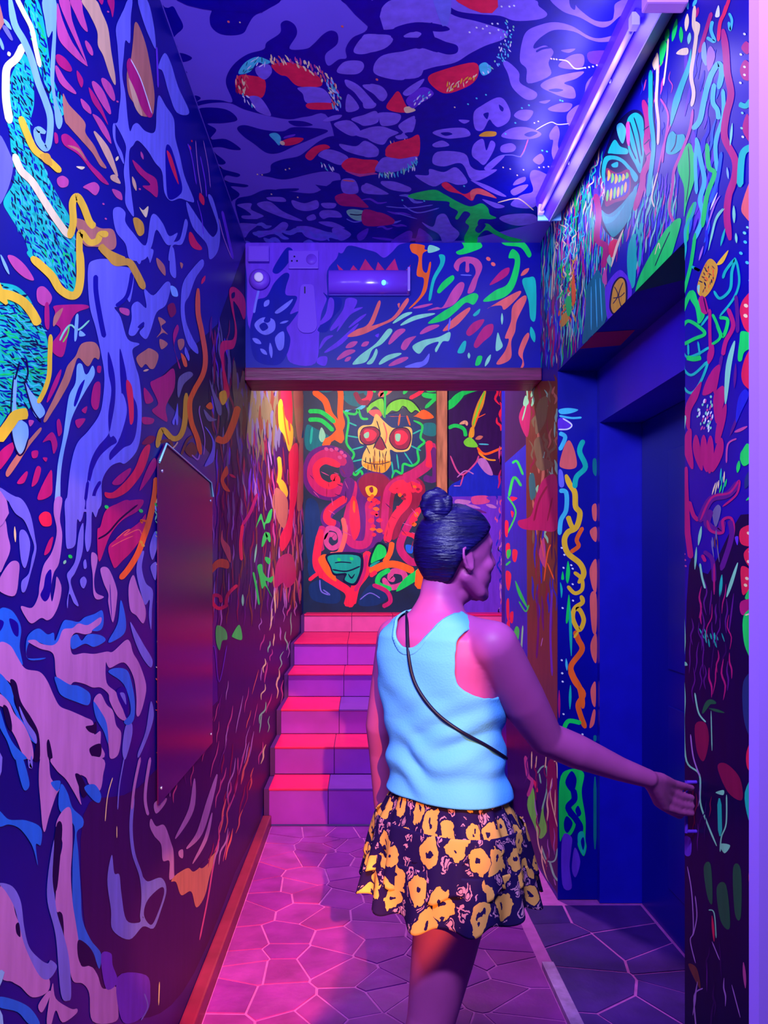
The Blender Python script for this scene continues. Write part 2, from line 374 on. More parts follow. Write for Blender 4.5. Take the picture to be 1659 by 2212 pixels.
draw(f, 'A', """
P pnk 365,20 400,130 450,250 500,330 560,420 520,400 440,330 380,260 362,180
P pnk 375,0 440,0 460,130 520,300 555,410 480,260 420,130
P pnk 445,0 515,0 530,80 560,200 520,170 480,90
P tan 520,0 610,0 650,80 690,180 710,330 735,480 735,545 700,480 660,360 625,290 620,200 570,90
P mag 685,0 730,0 720,110 705,60
P mag 630,0 660,0 650,30
T mag 60 360,350 400,400 455,455
T pnk 42 355,420 400,520 485,600
P mag 490,450 530,510 520,560 495,510
T pnk 32 545,260 570,310 590,355
P mag 565,560 600,600 650,690 690,800 640,720 590,650
P pnk 515,630 570,680 580,730 530,690
P pnk 590,730 640,760 690,840 710,920 660,860 620,790
T pnk 52 590,520 640,600 705,730
T pnk 50 650,500 690,560 730,645
P rus 400,600 440,670 540,780 545,850 600,930 640,1010 680,1075 640,1060 590,980 520,900 440,810 410,760
P mag 390,870 430,860 500,930 570,1040 640,1110 695,1180 650,1165 580,1090 500,990 410,930
T rus 18 430,930 500,960 550,1030
P pnk 365,1140 400,1125 435,1150 430,1190 390,1200 365,1175
P pnk 530,1195 600,1165 635,1200 610,1250 560,1215
P pnk 715,1210 770,1230 780,1280 740,1260
P mag 345,850 365,860 370,910 350,915
T tan 44 600,840 660,930 700,1010 750,1130
P tan 705,1125 740,1120 770,1175 715,1155
P cre 485,1065 540,1068 520,1085
T cre 18 740,1030 755,1000
P rus 860,150 885,160 930,280 960,420 985,580 985,680 970,740 905,740 870,680 820,600 810,470 835,380 850,260
P mag 810,400 835,375 880,470 930,600 975,730 940,745 880,640 820,480
S whi 6 835,380 900,510 970,725
P tan 820,500 870,600 910,740 860,680
P mag 845,1025 880,1050 930,1100 1000,1150 1005,1260 960,1230 910,1190 960,1180 880,1100
P gold 850,1400 880,1395 915,1430 920,1490 890,1510 865,1470
P cre 890,1325 915,1345 948,1320 935,1390 910,1365
T pnk 16 900,970 915,1020
T tan 22 845,1130 870,1220
T red 30 1065,965 1100,1060 1142,1178
T red 46 1215,1485 1240,1560 1290,1595
T red 32 1278,1235 1302,1312
T red 12 1210,930 1220,960
T red 10 1225,895 1228,910
D pnk 14 675,1400 660,1305 750,650 690,75 805,75 893,1210
""")
draw(f, 'B', """
P pnk 45,40 90,40 160,100 215,190 160,180 90,120
P pnk 235,250 280,235 330,300 300,360 240,330
P mag 285,350 310,350 312,500 285,480
P mag 340,360 420,350 540,350 565,370 490,400 450,460 430,560 400,680 340,660 330,600 385,520 360,480 335,480 350,400
P rus 345,420 400,370 380,430 340,490
S mint 12 380,580 410,520 450,480 500,510 570,450
S lime 8 400,590 430,540 440,490
P pbl 480,430 500,420 490,560 473,575
P pbl 510,515 545,545 505,552
P rus 480,680 520,600 600,590 635,640 630,700 600,690 560,745 500,690 470,760 440,850 380,960 330,1040 290,1100 278,1080 340,950 400,820 430,740
P mag 600,860 640,855 630,1000 600,1020 580,970
P mag 620,745 645,745 640,785 620,780
P mag 480,1090 545,1080 500,1140
P mag 520,1025 555,1000 545,1045
P mag -10,1300 80,1230 80,1290 20,1380 -10,1400
P rus 170,1230 250,1140 258,1160 180,1260 110,1370 50,1450 35,1420 90,1330
P mag 105,1490 160,1420 175,1430 150,1490
P mag 200,1500 230,1390 260,1400 240,1480 210,1512
P mag 235,1590 320,1410 332,1480 322,1570
P mag 270,1230 330,1165 365,1240 340,1305 320,1220
P mag 360,1100 380,1085 395,1160 370,1190
P mag 200,1290 240,1285 235,1325 205,1330
P mag 270,1330 300,1330 290,1355
T mag 30 298,975 350,860 388,765
P pnk 180,1090 215,1095 190,1130
P pnk 765,370 822,380 820,420 770,400
P rus 1010,430 1060,460 1030,490 1072,540 1040,530 1000,560 1030,510
P rus 1020,570 1072,600 1030,635
P rus 870,690 930,640 960,630 1012,670 990,750 960,760 930,730 900,752
T tan 14 915,775 950,765
P rus 1000,50 1050,100 1055,165 1010,110
P rus 1150,80 1170,90 1160,120
P mag 990,830 1050,800 1110,760 1115,880 1060,1000 1070,1090 1045,1090 970,1030 1010,980 960,860
P mag 920,880 980,960 930,980
P mag 910,1070 982,1080 970,1112 915,1112
P mag 795,1150 840,1160 830,1190 790,1200
P wine 1070,360 1110,340 1125,400 1090,430
P mag 1105,560 1130,480 1142,510 1112,620 1152,745 1140,740
P rus 1135,580 1172,570 1177,610 1150,642
P red 810,830 840,870 852,960 852,1090 830,1112 820,1000 805,880
P ora 1155,660 1185,690 1197,742 1175,740
T red 20 1288,218 1312,165
P red 960,1255 940,1350 900,1440 820,1540 740,1585 680,1585 668,1550 720,1550 800,1480 860,1400 900,1300 935,1250
P wine 905,1240 950,1190 995,1200 960,1240
P mag 890,1540 940,1400 985,1330 1000,1380 950,1470
P mag 715,1490 760,1440 830,1395 830,1425 780,1490 740,1505
P mag 720,1640 800,1600 830,1615 780,1659 720,1659
""")
draw(f, 'C', """
P red 245,110 280,75 320,90 325,160 270,165
P mag 280,340 310,260 338,238 320,320 290,352
D grn 26 680,45 447,362 900,70
T mint 18 405,410 418,385
P mag 640,170 680,60 800,10 915,0 880,70 780,130 700,230 632,395 620,200
P mag 690,310 740,250 880,150 932,90 908,230 840,330 780,390 740,432 720,420
S ink 12 625,250 690,210 770,120 880,30
S salm 6 740,250 800,200 830,190 790,230 880,190 905,220
S salm 5 710,300 780,260 850,230
""")
f.build('painted_flame_leaves', wall_left, label='magenta, rust and orange leaf shapes')
f = Fig('L')
draw(f, 'A', """
P lav 770,100 790,60 815,0 845,0 835,110 830,270 800,260 790,350 780,480 800,600 815,760 830,840 850,800 880,790 930,840 990,840 1000,700 1015,610 1060,680 1110,760 1120,880 1150,1000 1180,1130 1240,1280 1210,1290 1150,1270 1090,1285 1050,1230 1035,1100 990,1040 940,960 880,900 850,930 825,970 825,1100 840,1250 855,1380 830,1360 800,1300 800,1200 790,1100 800,1000 800,920 740,800 720,790 750,780 760,700 770,600 760,450 750,300 740,180
P lav 720,800 735,800 740,900 780,980 790,1050 755,980 722,880
P lav 880,0 940,0 980,150 995,310 960,250 920,150
P lav 1010,430 1050,340 1090,400 1140,560 1210,720 1130,720 1080,600 1040,460
P nav 1058,950 1090,940 1130,1060 1165,1200 1140,1255 1080,1275 1062,1180
P red 1065,965 1090,990 1120,1080 1142,1178 1120,1140 1085,1050
P lav 720,1350 760,1325 800,1360 800,1420 850,1490 930,1570 960,1400 990,1370 1040,1430 1080,1510 1135,1490 1100,1560 1060,1560 1000,1470 970,1570 925,1659 830,1659 800,1560 740,1480
P lav 1182,1405 1200,1440 1165,1560 1105,1570 1095,1659 1075,1659 1095,1560 1150,1530
P lav 1190,1290 1270,1400 1340,1500 1372,1510 1390,1440 1330,1260 1360,1270 1405,1450 1395,1600 1340,1659 1320,1560 1230,1450
S vio 8 1200,920 1225,1000 1255,1180
S lil 5 1250,900 1265,1080 1290,1240
S vio 8 1280,1000 1310,1150 1320,1260
S lil 4 1300,900 1330,1060 1345,1200
S vio 6 1260,1280 1290,1400 1300,1500
S lil 5 1400,1400 1430,1520 1480,1650
S vio 18 1420,1350 1450,1480 1490,1659
S vio 12 1000,300 1005,420 1010,560
""")
draw(f, 'B', """
P lav 560,120 600,65 700,60 730,95 840,120 855,180 830,330 800,300 760,360 730,370 770,430 815,570 890,600 845,640 865,740 890,830 905,1000 898,1180 870,1290 800,1365 760,1360 700,1390 650,1480 630,1659 430,1659 430,1560 450,1380 490,1240 560,1160 630,1060 655,960 665,800 640,640 610,500 570,350
S nav 32 610,160 612,270 640,440 665,560
P nav 690,650 730,790 735,950 712,1100 690,1180 620,1265 575,1360 555,1480 575,1450 630,1330 700,1260 745,1230 725,1190 700,1190 690,1060 710,900 690,780
P nav 765,630 800,760 820,880 875,1000 870,1160 840,1240 790,1265 730,1320 700,1345 700,1300 745,1240 760,1200 775,1080 775,930 765,780
P red 810,830 840,870 852,960 852,1090 830,1112 820,1000 805,880
P lav 775,920 800,960 808,1050 762,1205 752,1160 775,1050
S nav 26 845,140 825,250 800,310 740,360
P nav 600,1300 620,1320 600,1380 580,1460 570,1480 560,1430
S nav 22 600,1659 600,1560 640,1480
S nav 20 545,1659 545,1600 560,1480
P pbl 490,740 520,730 540,790 560,790 590,740 602,800 545,900 495,990 455,1080 432,1180 405,1300 385,1450 380,1659 345,1659 360,1450 370,1350 400,1200 420,1050 440,930 480,850
P nav 500,880 540,830 510,930 480,1000 470,980
P pbl 80,810 105,830 100,1000 130,1080 172,1120 177,1200 140,1295 110,1290 75,1200 70,1100 80,950
S ink 10 85,800 70,950 65,1100 80,1220 115,1310 150,1290 180,1200
P pbl 155,850 190,900 270,1000 282,1050 240,1078 200,1020
S ink 10 150,840 200,1010 260,1100
S ink 12 120,720 100,800 90,830
S ink 12 165,700 175,790 150,860
P lav 840,360 880,330 935,370 920,250 980,290 1060,205 1090,230 1060,350 1000,400 960,520 930,570 890,530 920,490 905,480 860,545 820,535 840,440
P nav 880,490 915,460 920,480 890,500
P pbl 1090,230 1125,245 1137,295 1100,290
P lav 1090,0 1112,0 1125,172 1085,140
P lav 930,0 980,0 960,80 950,60
P lav 840,0 900,50 885,90
P lav 1170,210 1230,120 1290,60 1302,100 1250,180 1210,290 1180,350 1190,460 1230,560 1262,620 1262,665 1200,600 1160,450 1155,330
P lav 1185,620 1210,680 1205,710 1180,660
P lav -10,1520 60,1560 130,1600 170,1659 100,1659 40,1600 -10,1580
P lav 1135,980 1120,1050 1100,1100 1112,1120 1120,1080 1128,1120 1138,1100
T pbl 20 0,30 30,100 55,155
""")
draw(f, 'C', """
P lav 420,-10 535,-10 530,90 510,140 490,130 480,280 440,312 420,290 415,140
P lav 555,-10 632,-10 612,110 585,80 580,270 555,332 540,250 550,130
P lav 500,220 530,150 525,330 480,460 450,510 460,570 500,675 470,660 440,600 430,692 425,650 440,560 425,480 450,440 480,380
P lav 530,400 545,380 552,430 535,440
P lav 510,510 535,490 552,520 535,565 515,550
P lil 130,680 200,690 240,620 250,540 275,420 330,330 360,200 340,80 350,-10 395,-10 380,120 395,230 375,400 340,470 320,580 330,650 350,560 360,490 390,560 375,660 340,740 300,770 260,755 200,790 160,750
P nav 275,560 290,480 325,450 318,600 285,650 255,610
P lav 50,-10 130,-10 190,90 222,250 228,330 190,480 160,580 135,585 135,520 180,470 200,370 215,300 190,220 150,130 90,80
P lav 120,210 160,200 190,290 160,432 130,380
T cre 14 90,170 95,270
P lil -10,120 30,130 45,220 62,312 30,400 -10,450
P lil -10,510 60,400 115,400 117,480 90,612 -10,580
P lil 585,335 622,370 600,500 610,590 662,620 620,637 595,600 590,480 580,400
P lil 640,440 692,440 742,560 745,640 720,785 690,660 690,600 660,530
S nav 5 700,540 712,760
P lil 820,560 850,480 880,560 930,700 915,790 870,740 830,700
P lav 890,350 920,330 905,430 930,530 975,580 970,700 965,830 950,740 955,640 925,670 890,560 870,450
P lav 955,300 990,200 1012,260 990,350 970,382
P lav 960,430 1000,400 992,515
P blu 770,640 802,760 795,850 730,900 690,905 750,790
P lav 830,780 880,860 920,930 972,1020 962,1072 910,1010 860,900
P lav 800,1450 840,1430 842,1510 800,1659 780,1600
P lav 962,1290 982,1380 950,1500 890,1640 880,1620 930,1480
""")
f.build('painted_melting_trunks', wall_left, label='dripping lavender tree trunk shapes')
f = Fig('L')
draw(f, 'C', """
P blu -10,710 60,700 110,760 132,830 122,940 142,1055 100,1000 60,930 -10,920
P nav 55,760 110,790 112,872 80,850
P nav -10,770 20,780 10,820 -10,840
P blu 170,880 240,822 300,860 340,850 350,900 400,780 440,770 500,780 540,750 600,730 652,708 658,800 620,840 500,830 400,900 330,940 240,910 180,920 165,1000 200,1015 290,1010 240,1025 170,1010
P lil 175,905 220,895 260,920 330,930 370,900 400,830 460,820 500,790 560,800 640,750 640,790 590,830 580,850 540,860 480,850 450,890 450,960 470,990 530,980 600,985 680,970 720,970 800,898 830,910 850,980 890,1050 932,1180 922,1280 892,1375 870,1372 870,1260 850,1130 790,1040 700,1075 675,1040 680,1170 740,1230 760,1290 812,1400 800,1415 750,1385 700,1290 690,1240 640,1200 590,1200 530,1175 470,1165 440,1190 390,1170 355,1120 345,1010 320,970 250,950
P blu 450,885 490,860 520,900 560,860 640,865 672,900 600,940 540,920 460,955
P blu 690,1100 740,1075 810,1090 840,1170 860,1290 855,1400 820,1440 790,1420 830,1370 830,1300 800,1200 760,1150
P nav 745,1215 800,1200 815,1290 810,1400 780,1330 752,1270
P lav 765,1235 795,1240 805,1310 780,1270
P lil -10,920 60,930 110,1010 160,1080 250,1100 300,1160 340,1250 380,1320 450,1350 540,1390 592,1420 600,1500 640,1480 640,1560 640,1659 250,1659 250,1560 200,1430 130,1330 100,1230 60,1170 -10,1100
P ink 545,1450 590,1440 612,1420 612,1490 570,1485
P ink 570,1590 640,1560 640,1640 590,1645
P ink 295,1560 310,1535 330,1620 330,1659 305,1659
P blu -10,1110 50,1170 80,1230 90,1310 150,1420 220,1500 232,1562 180,1520 120,1420 60,1300 -10,1220
P ink 60,1155 100,1170 130,1290 200,1400 245,1500 250,1659 210,1659 225,1560 200,1480 130,1400 90,1280
P lav 120,1320 170,1420 225,1500 228,1560 180,1490 135,1390
P lil -10,1240 50,1290 90,1370 150,1440 200,1560 207,1659 150,1640 100,1530 60,1450 30,1340 -10,1310
P ink 15,1320 45,1330 70,1420 70,1480 40,1440
P blu -10,1330 40,1480 90,1570 160,1640 160,1659 90,1659 40,1540 -10,1440
P blu 350,1130 440,1180 500,1190 572,1240 562,1312 480,1290 390,1250 360,1190
P lil 600,1270 640,1240 680,1310 720,1350 740,1440 772,1490 762,1600 740,1645 700,1650 690,1560 650,1420 600,1340
P blu 595,1290 640,1350 680,1430 690,1560 660,1480 610,1390
""")
draw(f, 'D', """
P blu 90,-10 130,-10 172,140 150,187 125,150
T lav 20 165,0 180,50 185,-20
P lil 240,-10 285,-10 300,110 350,170 330,220 290,340 265,432 250,400 240,280 228,120
P blu 300,140 357,130 340,192
P lil 315,-10 600,-10 612,100 590,190 530,150 510,110 470,100 470,200 482,272 440,200 390,120 330,60
P ink 445,90 480,100 520,190 495,230 470,170
P blu 500,170 560,150 600,210 590,260 550,240
P blu -10,310 50,360 150,365 240,410 240,512 210,510 222,635 190,520 120,420 50,390 -10,400
P blu 360,150 400,200 430,290 490,350 492,400 455,440 465,560 480,800 490,960 540,1080 600,1160 590,1252 560,1180 510,1100 450,1080 430,900 430,600 440,400 350,300
P lil 370,310 420,300 430,500 420,680 430,850 450,980 465,1080 480,1230 540,1235 580,1290 612,1370 690,1360 702,1470 690,1565 550,1565 530,1400 490,1340 430,1320 400,1170 380,1060 370,940 330,900 330,800 340,650 370,500 330,400
P ink 330,410 368,395 355,600 335,780 305,750
P ink 340,920 370,930 377,1055 345,1030
P ink 465,1080 520,1110 560,1170 572,1245 520,1232 480,1225 460,1160
P lav 320,480 310,700 325,830 340,930 380,1060 410,1200 422,1400 405,1442 360,1400 330,1060 280,850 285,680
P lil -10,780 60,820 90,930 120,1000 150,1100 220,1220 290,1310 280,1390 190,1422 120,1360 70,1330 -10,1260
P lav -10,740 70,760 120,850 140,1000 170,1120 230,1190 280,1220 300,1200 337,1240 290,1312 230,1290 150,1130 110,990 80,880 30,790
P ink 90,990 110,980 118,1060 95,1040
P blu -10,1420 90,1440 180,1490 235,1582 170,1582 100,1510 -10,1480
P lil 310,1340 330,1430 420,1490 457,1490 450,1522 370,1572 330,1500 300,1590 275,1560
P lil 225,1470 280,1390 300,1400 250,1510
P lav 665,570 680,680 710,690 722,800 752,960 830,975 842,940 902,1012 850,1000 770,1077 670,1020 660,900 638,720
S lav 20 795,220 780,400 795,560 840,700 852,830 840,960
P lav 840,700 880,730 960,708 992,780 960,900 912,1012 855,950 850,850
P plum 880,840 960,765 978,800 940,920 900,990 857,930
P lil 900,355 930,400 980,395 1020,500 1035,560 1040,700 1060,680 1010,720 1010,610 970,605 960,510 920,460 892,400
P rus 1050,690 1120,650 1160,670 1250,590 1290,560 1250,700 1220,820 1170,885 1140,790 1080,812 1050,735 1020,730
P plum 1190,640 1230,600 1250,610 1210,650
T lil 32 1160,115 1140,300 1045,475
T lil 38 1295,90 1250,250 1190,440 1112,535
T lil 22 1265,320 1225,480 1148,625
P lil 1065,550 1090,540 1090,590 1068,580
P lil 920,260 990,230 982,270 930,325
S cre 5 670,110 640,220 625,370
S lav 7 740,-10 710,160 700,300
S lil 16 835,-10 800,160 785,300
S lil 18 895,-10 870,150 865,250 882,335
S pnk 7 1420,-10 1410,170 1350,330
S pnk 9 1310,460 1270,650 1240,830 1190,1080
S pnk 6 1370,430 1330,610
S cre 5 695,400 695,470
S cre 6 950,1330 945,1470
S cre 4 720,1430 722,1470
P vio 700,1300 870,1290 895,1400 880,1500 800,1570 720,1550
S lav 8 840,1560 880,1480 860,1400
P vio 600,1170 660,1160 670,1230 700,1330 630,1370
""")
flecks(f, 'D', '1220,0 1560,0 1500,200 1330,640 1200,700 1330,300', ['pnk','lil','salm','wine'], (34,120), 190, 10, 100, 8, 0.12, 0.85, 0.1)
flecks(f, 'D', '940,0 1220,0 1180,180 960,200', ['lil','pur','pnk'], (60,90), 120, 8, 95, 9, 0.15, 0.7, 0.1)
f.build('painted_melting_faces', wall_left, label='lilac and blue melting face shapes with black outlines')
f = Fig('L')
draw(f, 'A', """
S yel 44 125,745 170,860 220,960 300,1020 385,1100
P gold 250,990 310,985 330,1060 280,1040
S cre 46 85,985 130,1090 200,1160 270,1270 340,1380 440,1520
P rus 480,1400 560,1420 640,1460 720,1470 742,1560 710,1600 620,1580 540,1570 500,1490
S yel 46 440,1525 465,1420 460,1300 490,1258 530,1320 570,1420 605,1452
S yel 42 505,1690 505,1520 520,1490 570,1550 620,1540 640,1500 690,1500
S gold 46 635,1570 690,1620 800,1670
""")
draw(f, 'B', """
S yel 52 195,45 270,110 330,170 380,250 450,292 495,265 512,150 505,-20
S yel 60 -20,278 60,290 140,330 200,400 242,480
S yel 30 320,540 315,680 310,800 280,900 238,980
S yel 72 -20,1220 60,1110 100,1060 175,1045
S gold 46 640,-20 700,40 740,80 820,78 865,140 920,250
S gold 34 1003,1265 1035,1150 1100,1205 1150,1190 1180,1100 1190,915
S ora 30 960,1690 985,1560 995,1455
""")
draw(f, 'C', """
S ora 38 990,-30 950,140 920,230 880,340 820,440 765,505
S ora 14 950,140 900,130 910,150
D gold 22 912,290 900,270
""")
flecks(f, 'B', '1040,1370 1100,1340 1150,1400 1080,1500 1040,1659 990,1659 1020,1500', ['cre','mint','red','whi'], (22,30), 26, 9, 70, 12, 0.8, 0.75)
flecks(f, 'C', '990,0 1040,0 1040,200 1010,300 990,200', ['grn','mint','cre','pbl'], (20,30), 34, 9, 80, 13, 0.8, 0.9)
flecks(f, 'C', '1005,300 1045,330 1060,560 1020,700 1010,1659 995,1659 1000,700', ['whi','lil','salm'], (18,40), 16, 6, 40, 14, 1.2, 0.55)  # specks along the glossy panel's edge: reflected sparkle painted in
f.build('painted_yellow_outline', wall_left, label='yellow wavy outline strokes')
# swirled wood grain with red and green licks further along the wall
f = Fig('L')
flecks(f, 'J', '480,-300 640,-300 700,100 780,560 900,1000 880,1300 700,1350 560,1300 500,700', ['pur','grey','wine','vio','ink'], (44,90), 240, 17, 88, 20, 0.14, 0.9, 0.07)
flecks(f, 'J', '680,100 1290,160 1290,560 1080,620 1000,720 880,760 760,600', ['olive','olive','brn','olive','grey'], (34,70), 260, 34, 90, 21, 0.06, 1.0, 0.06)
flecks(f, 'J', '760,620 1080,620 1040,1000 1010,1300 880,1300 860,1000', ['brn','lil','wine','pur','ink'], (40,90), 200, 14, 88, 22, 0.15, 0.9, 0.07)
flecks(f, 'J', '480,1320 860,1300 1010,1340 1100,2200 500,2200', ['wine','pur','brn','plum','lil'], (46,120), 260, 13, 93, 23, 0.1, 0.85, 0.06)
flecks(f, 'J', '1010,900 1300,600 1300,2050 1000,2050', ['rus','brn','wine','pnk','lil'], (36,90), 200, 16, 90, 24, 0.1, 0.95, 0.05)
draw(f, 'J', """
P rus 1200,240 1270,235 1290,420 1260,700 1225,600
P red 1100,150 1165,150 1182,260 1192,420 1180,560 1120,480 1092,330
P yel 1070,370 1100,330 1130,480 1192,560 1192,690 1160,770 1120,640 1076,560
S red 14 1160,240 1150,400 1170,600
S ora 12 1110,380 1130,560 1160,720
S yel 34 1075,815 1085,940 1070,1045
P yel 1060,1000 1120,1030 1152,1120 1132,1165 1080,1080
P red 1160,800 1230,700 1242,900 1230,1150 1200,1300 1180,1500 1100,1625 1085,1500 1150,1350 1170,1100
P rus 1050,1080 1140,1160 1152,1300 1120,1425 1060,1350 1036,1200
P rus 1250,700 1300,680 1300,1000 1270,1250 1230,1250 1245,950
P mag 1050,1750 1100,1660 1190,1660 1222,1850 1150,1935 1110,1890 1040,1935
P grn 878,1425 920,1300 950,1380 990,1285 1018,1265 1000,1370 960,1390 950,1440 920,1350
T grn 42 930,1585 970,1475 998,1545
P grn 960,1670 1002,1690 990,1735 958,1700
P grn 890,1750 930,1735 940,1800 980,1850 1025,1835 1010,1890 960,1880 1015,2015 960,1920 930,1942 910,1850
S grn 18 855,1800 880,1920 905,2080
T mint 22 765,1990 766,2090
T mint 18 480,1900 478,2050
T mint 16 885,1560 865,1720
S mag 26 890,1130 830,1290 760,1400
S red 28 765,1390 748,1560 755,1700
P ora 495,1815 510,1730 570,1688 640,1705 642,1770 560,1760
P salm 590,1440 600,1520 655,1590 662,1720 620,1650 578,1540
S red 28 720,1910 640,1990 620,2100
S red 30 640,2080 560,2110 508,2060 520,2000 570,2010 580,2060
P ora 625,895 642,960 605,1020 657,1112 600,1090 578,1000
T red 22 650,965 705,995
P grey 430,410 500,480 545,500 470,510
P grey 480,160 530,280 580,370 580,460 540,420
P lav 440,890 500,760 500,660 440,560 480,600 525,700 520,840 470,890
S lil 8 400,380 395,450 440,650 430,800
P ora 450,385 490,350 510,400 480,412
S brn 26 60,690 140,680 160,760 90,820
S tan 12 150,760 190,720 210,690
S tan 10 160,800 210,810
S brn 22 240,800 290,680 340,640
P grey 220,140 300,90 340,120 260,200 220,310 205,260
P brn 270,760 330,690 380,760 330,820
S lil 12 330,800 380,840 400,780
""")
draw(f, 'B', """
S ora 32 1265,245 1265,400 1290,530 1312,680 1298,790 1240,900 1212,980 1222,1100 1262,1210 1282,1310
P red 1465,260 1500,238 1560,300 1572,400 1557,445 1530,380 1512,350 1490,330 1500,420 1515,530 1495,625 1440,645 1430,720 1450,830 1467,920 1445,965 1420,992 1398,940 1430,900 1420,760 1405,650 1420,585 1490,570 1500,480 1480,380
P ink 1480,280 1500,270 1500,300 1482,310
P yel 1400,920 1440,900 1450,960 1420,992
S ora 44 1380,1205 1440,1215 1490,1110 1522,1000
""")
draw(f, 'C', """
P grn 1385,805 1440,830 1452,890 1420,902 1402,962 1380,900
P grn 1485,862 1530,798 1547,892 1490,880
S vio 6 1335,992 1370,940 1400,1165 1450,930
""")
flecks(f, 'C', '1330,1330 1500,1150 1659,1000 1659,1659 1280,1659', ['pnk','salm','lil','pur'], (56,130), 190, 7, 100, 26, 0.1, 0.75, 0.05)
flecks(f, 'Z', '560,1290 645,1300 600,1560 560,1700', ['cre','pnk','lil','mint'], (12,34), 40, 3, 98, 27, 0.2, 0.7, 0.2)
f.build('painted_grain_and_licks', wall_left, label='dark wood grain swirls with red, orange and green licks')
f = Fig('L')
flecks(f, 'Z', '-700,-300 -20,-300 -20,2500 -700,2500', ['lav','lil','blu','mag','teal','pbl','rus','yel'], (90,130), 210, 42, 80, 92, 0.5, 0.85, 0.35)
f.build('painted_drips', wall_left, label='lavender and blue drips continuing along the wall')
# ================================================================== murals: ceiling and header
f = Fig('C')
draw(f, 'F', """
Q nav 40,-20 1659,-20 1640,200 1050,1430 600,1540 0,1540 -20,500 0,90
""")
draw(f, 'E', """
P nav 320,-10 770,-10 700,60 620,100 580,160 550,210 480,225 400,215 345,170 335,110 350,50
P nav -10,30 60,50 100,40 130,90 165,170 120,220 95,260 130,300 80,330 60,200 -10,150
P nav 75,340 160,340 222,370 170,395 90,380
P nav 90,430 140,430 192,465 120,460
P nav 185,630 240,610 277,630 210,662
P nav 1175,-10 1310,-10 1280,25 1220,30
P nav 200,670 300,640 400,640 480,650 440,540 450,470 500,400 580,345 680,315 700,270 785,210 790,150 830,130 880,160 892,220 845,310 950,312 1000,280 1060,220 1110,195 1152,215 1150,280 1080,340 1075,390 1100,420 1160,380 1210,370 1205,310 1250,240 1340,190 1350,80 1400,-10 1659,-10 1659,1560 1200,1560 1180,1200 1100,760 960,745 850,762 720,742 560,700 470,660 380,655 300,665 205,690
P lav 1435,60 1500,20 1690,-10 1690,150 1560,175 1430,180
P lav 1258,312 1310,240 1380,220 1495,230 1440,300 1340,342 1270,342
P lav 1382,440 1430,360 1560,330 1690,330 1690,480 1560,505 1450,490
P lav 1148,450 1200,393 1300,390 1322,430 1280,472 1180,472
P lav 1203,508 1280,540 1350,610 1395,672 1330,672 1260,590 1210,550
P lav 1220,600 1292,690 1208,712
P lav 1360,540 1410,545 1472,600 1440,648 1400,600
P lav 1575,230 1640,200 1690,215 1650,252 1620,250
P lav 1240,760 1320,735 1400,710 1412,780 1330,805 1290,790
P lav 1420,720 1552,730 1530,790 1440,805 1418,760
P lav 1265,860 1340,820 1430,808 1500,840 1545,850 1480,875 1440,922 1360,892
P lav 1540,880 1580,840 1650,760 1640,830 1600,870
P lav 1165,920 1270,935 1330,900 1412,950 1400,1002 1300,995 1200,962
P lav 1060,770 1120,740 1180,735 1160,760 1090,778
P lav 1130,790 1230,770 1300,840 1250,870 1180,840
""")
f.build('painted_ceiling_web', ceiling, label='dark blue web and blobs over lavender')
f = Fig('C')
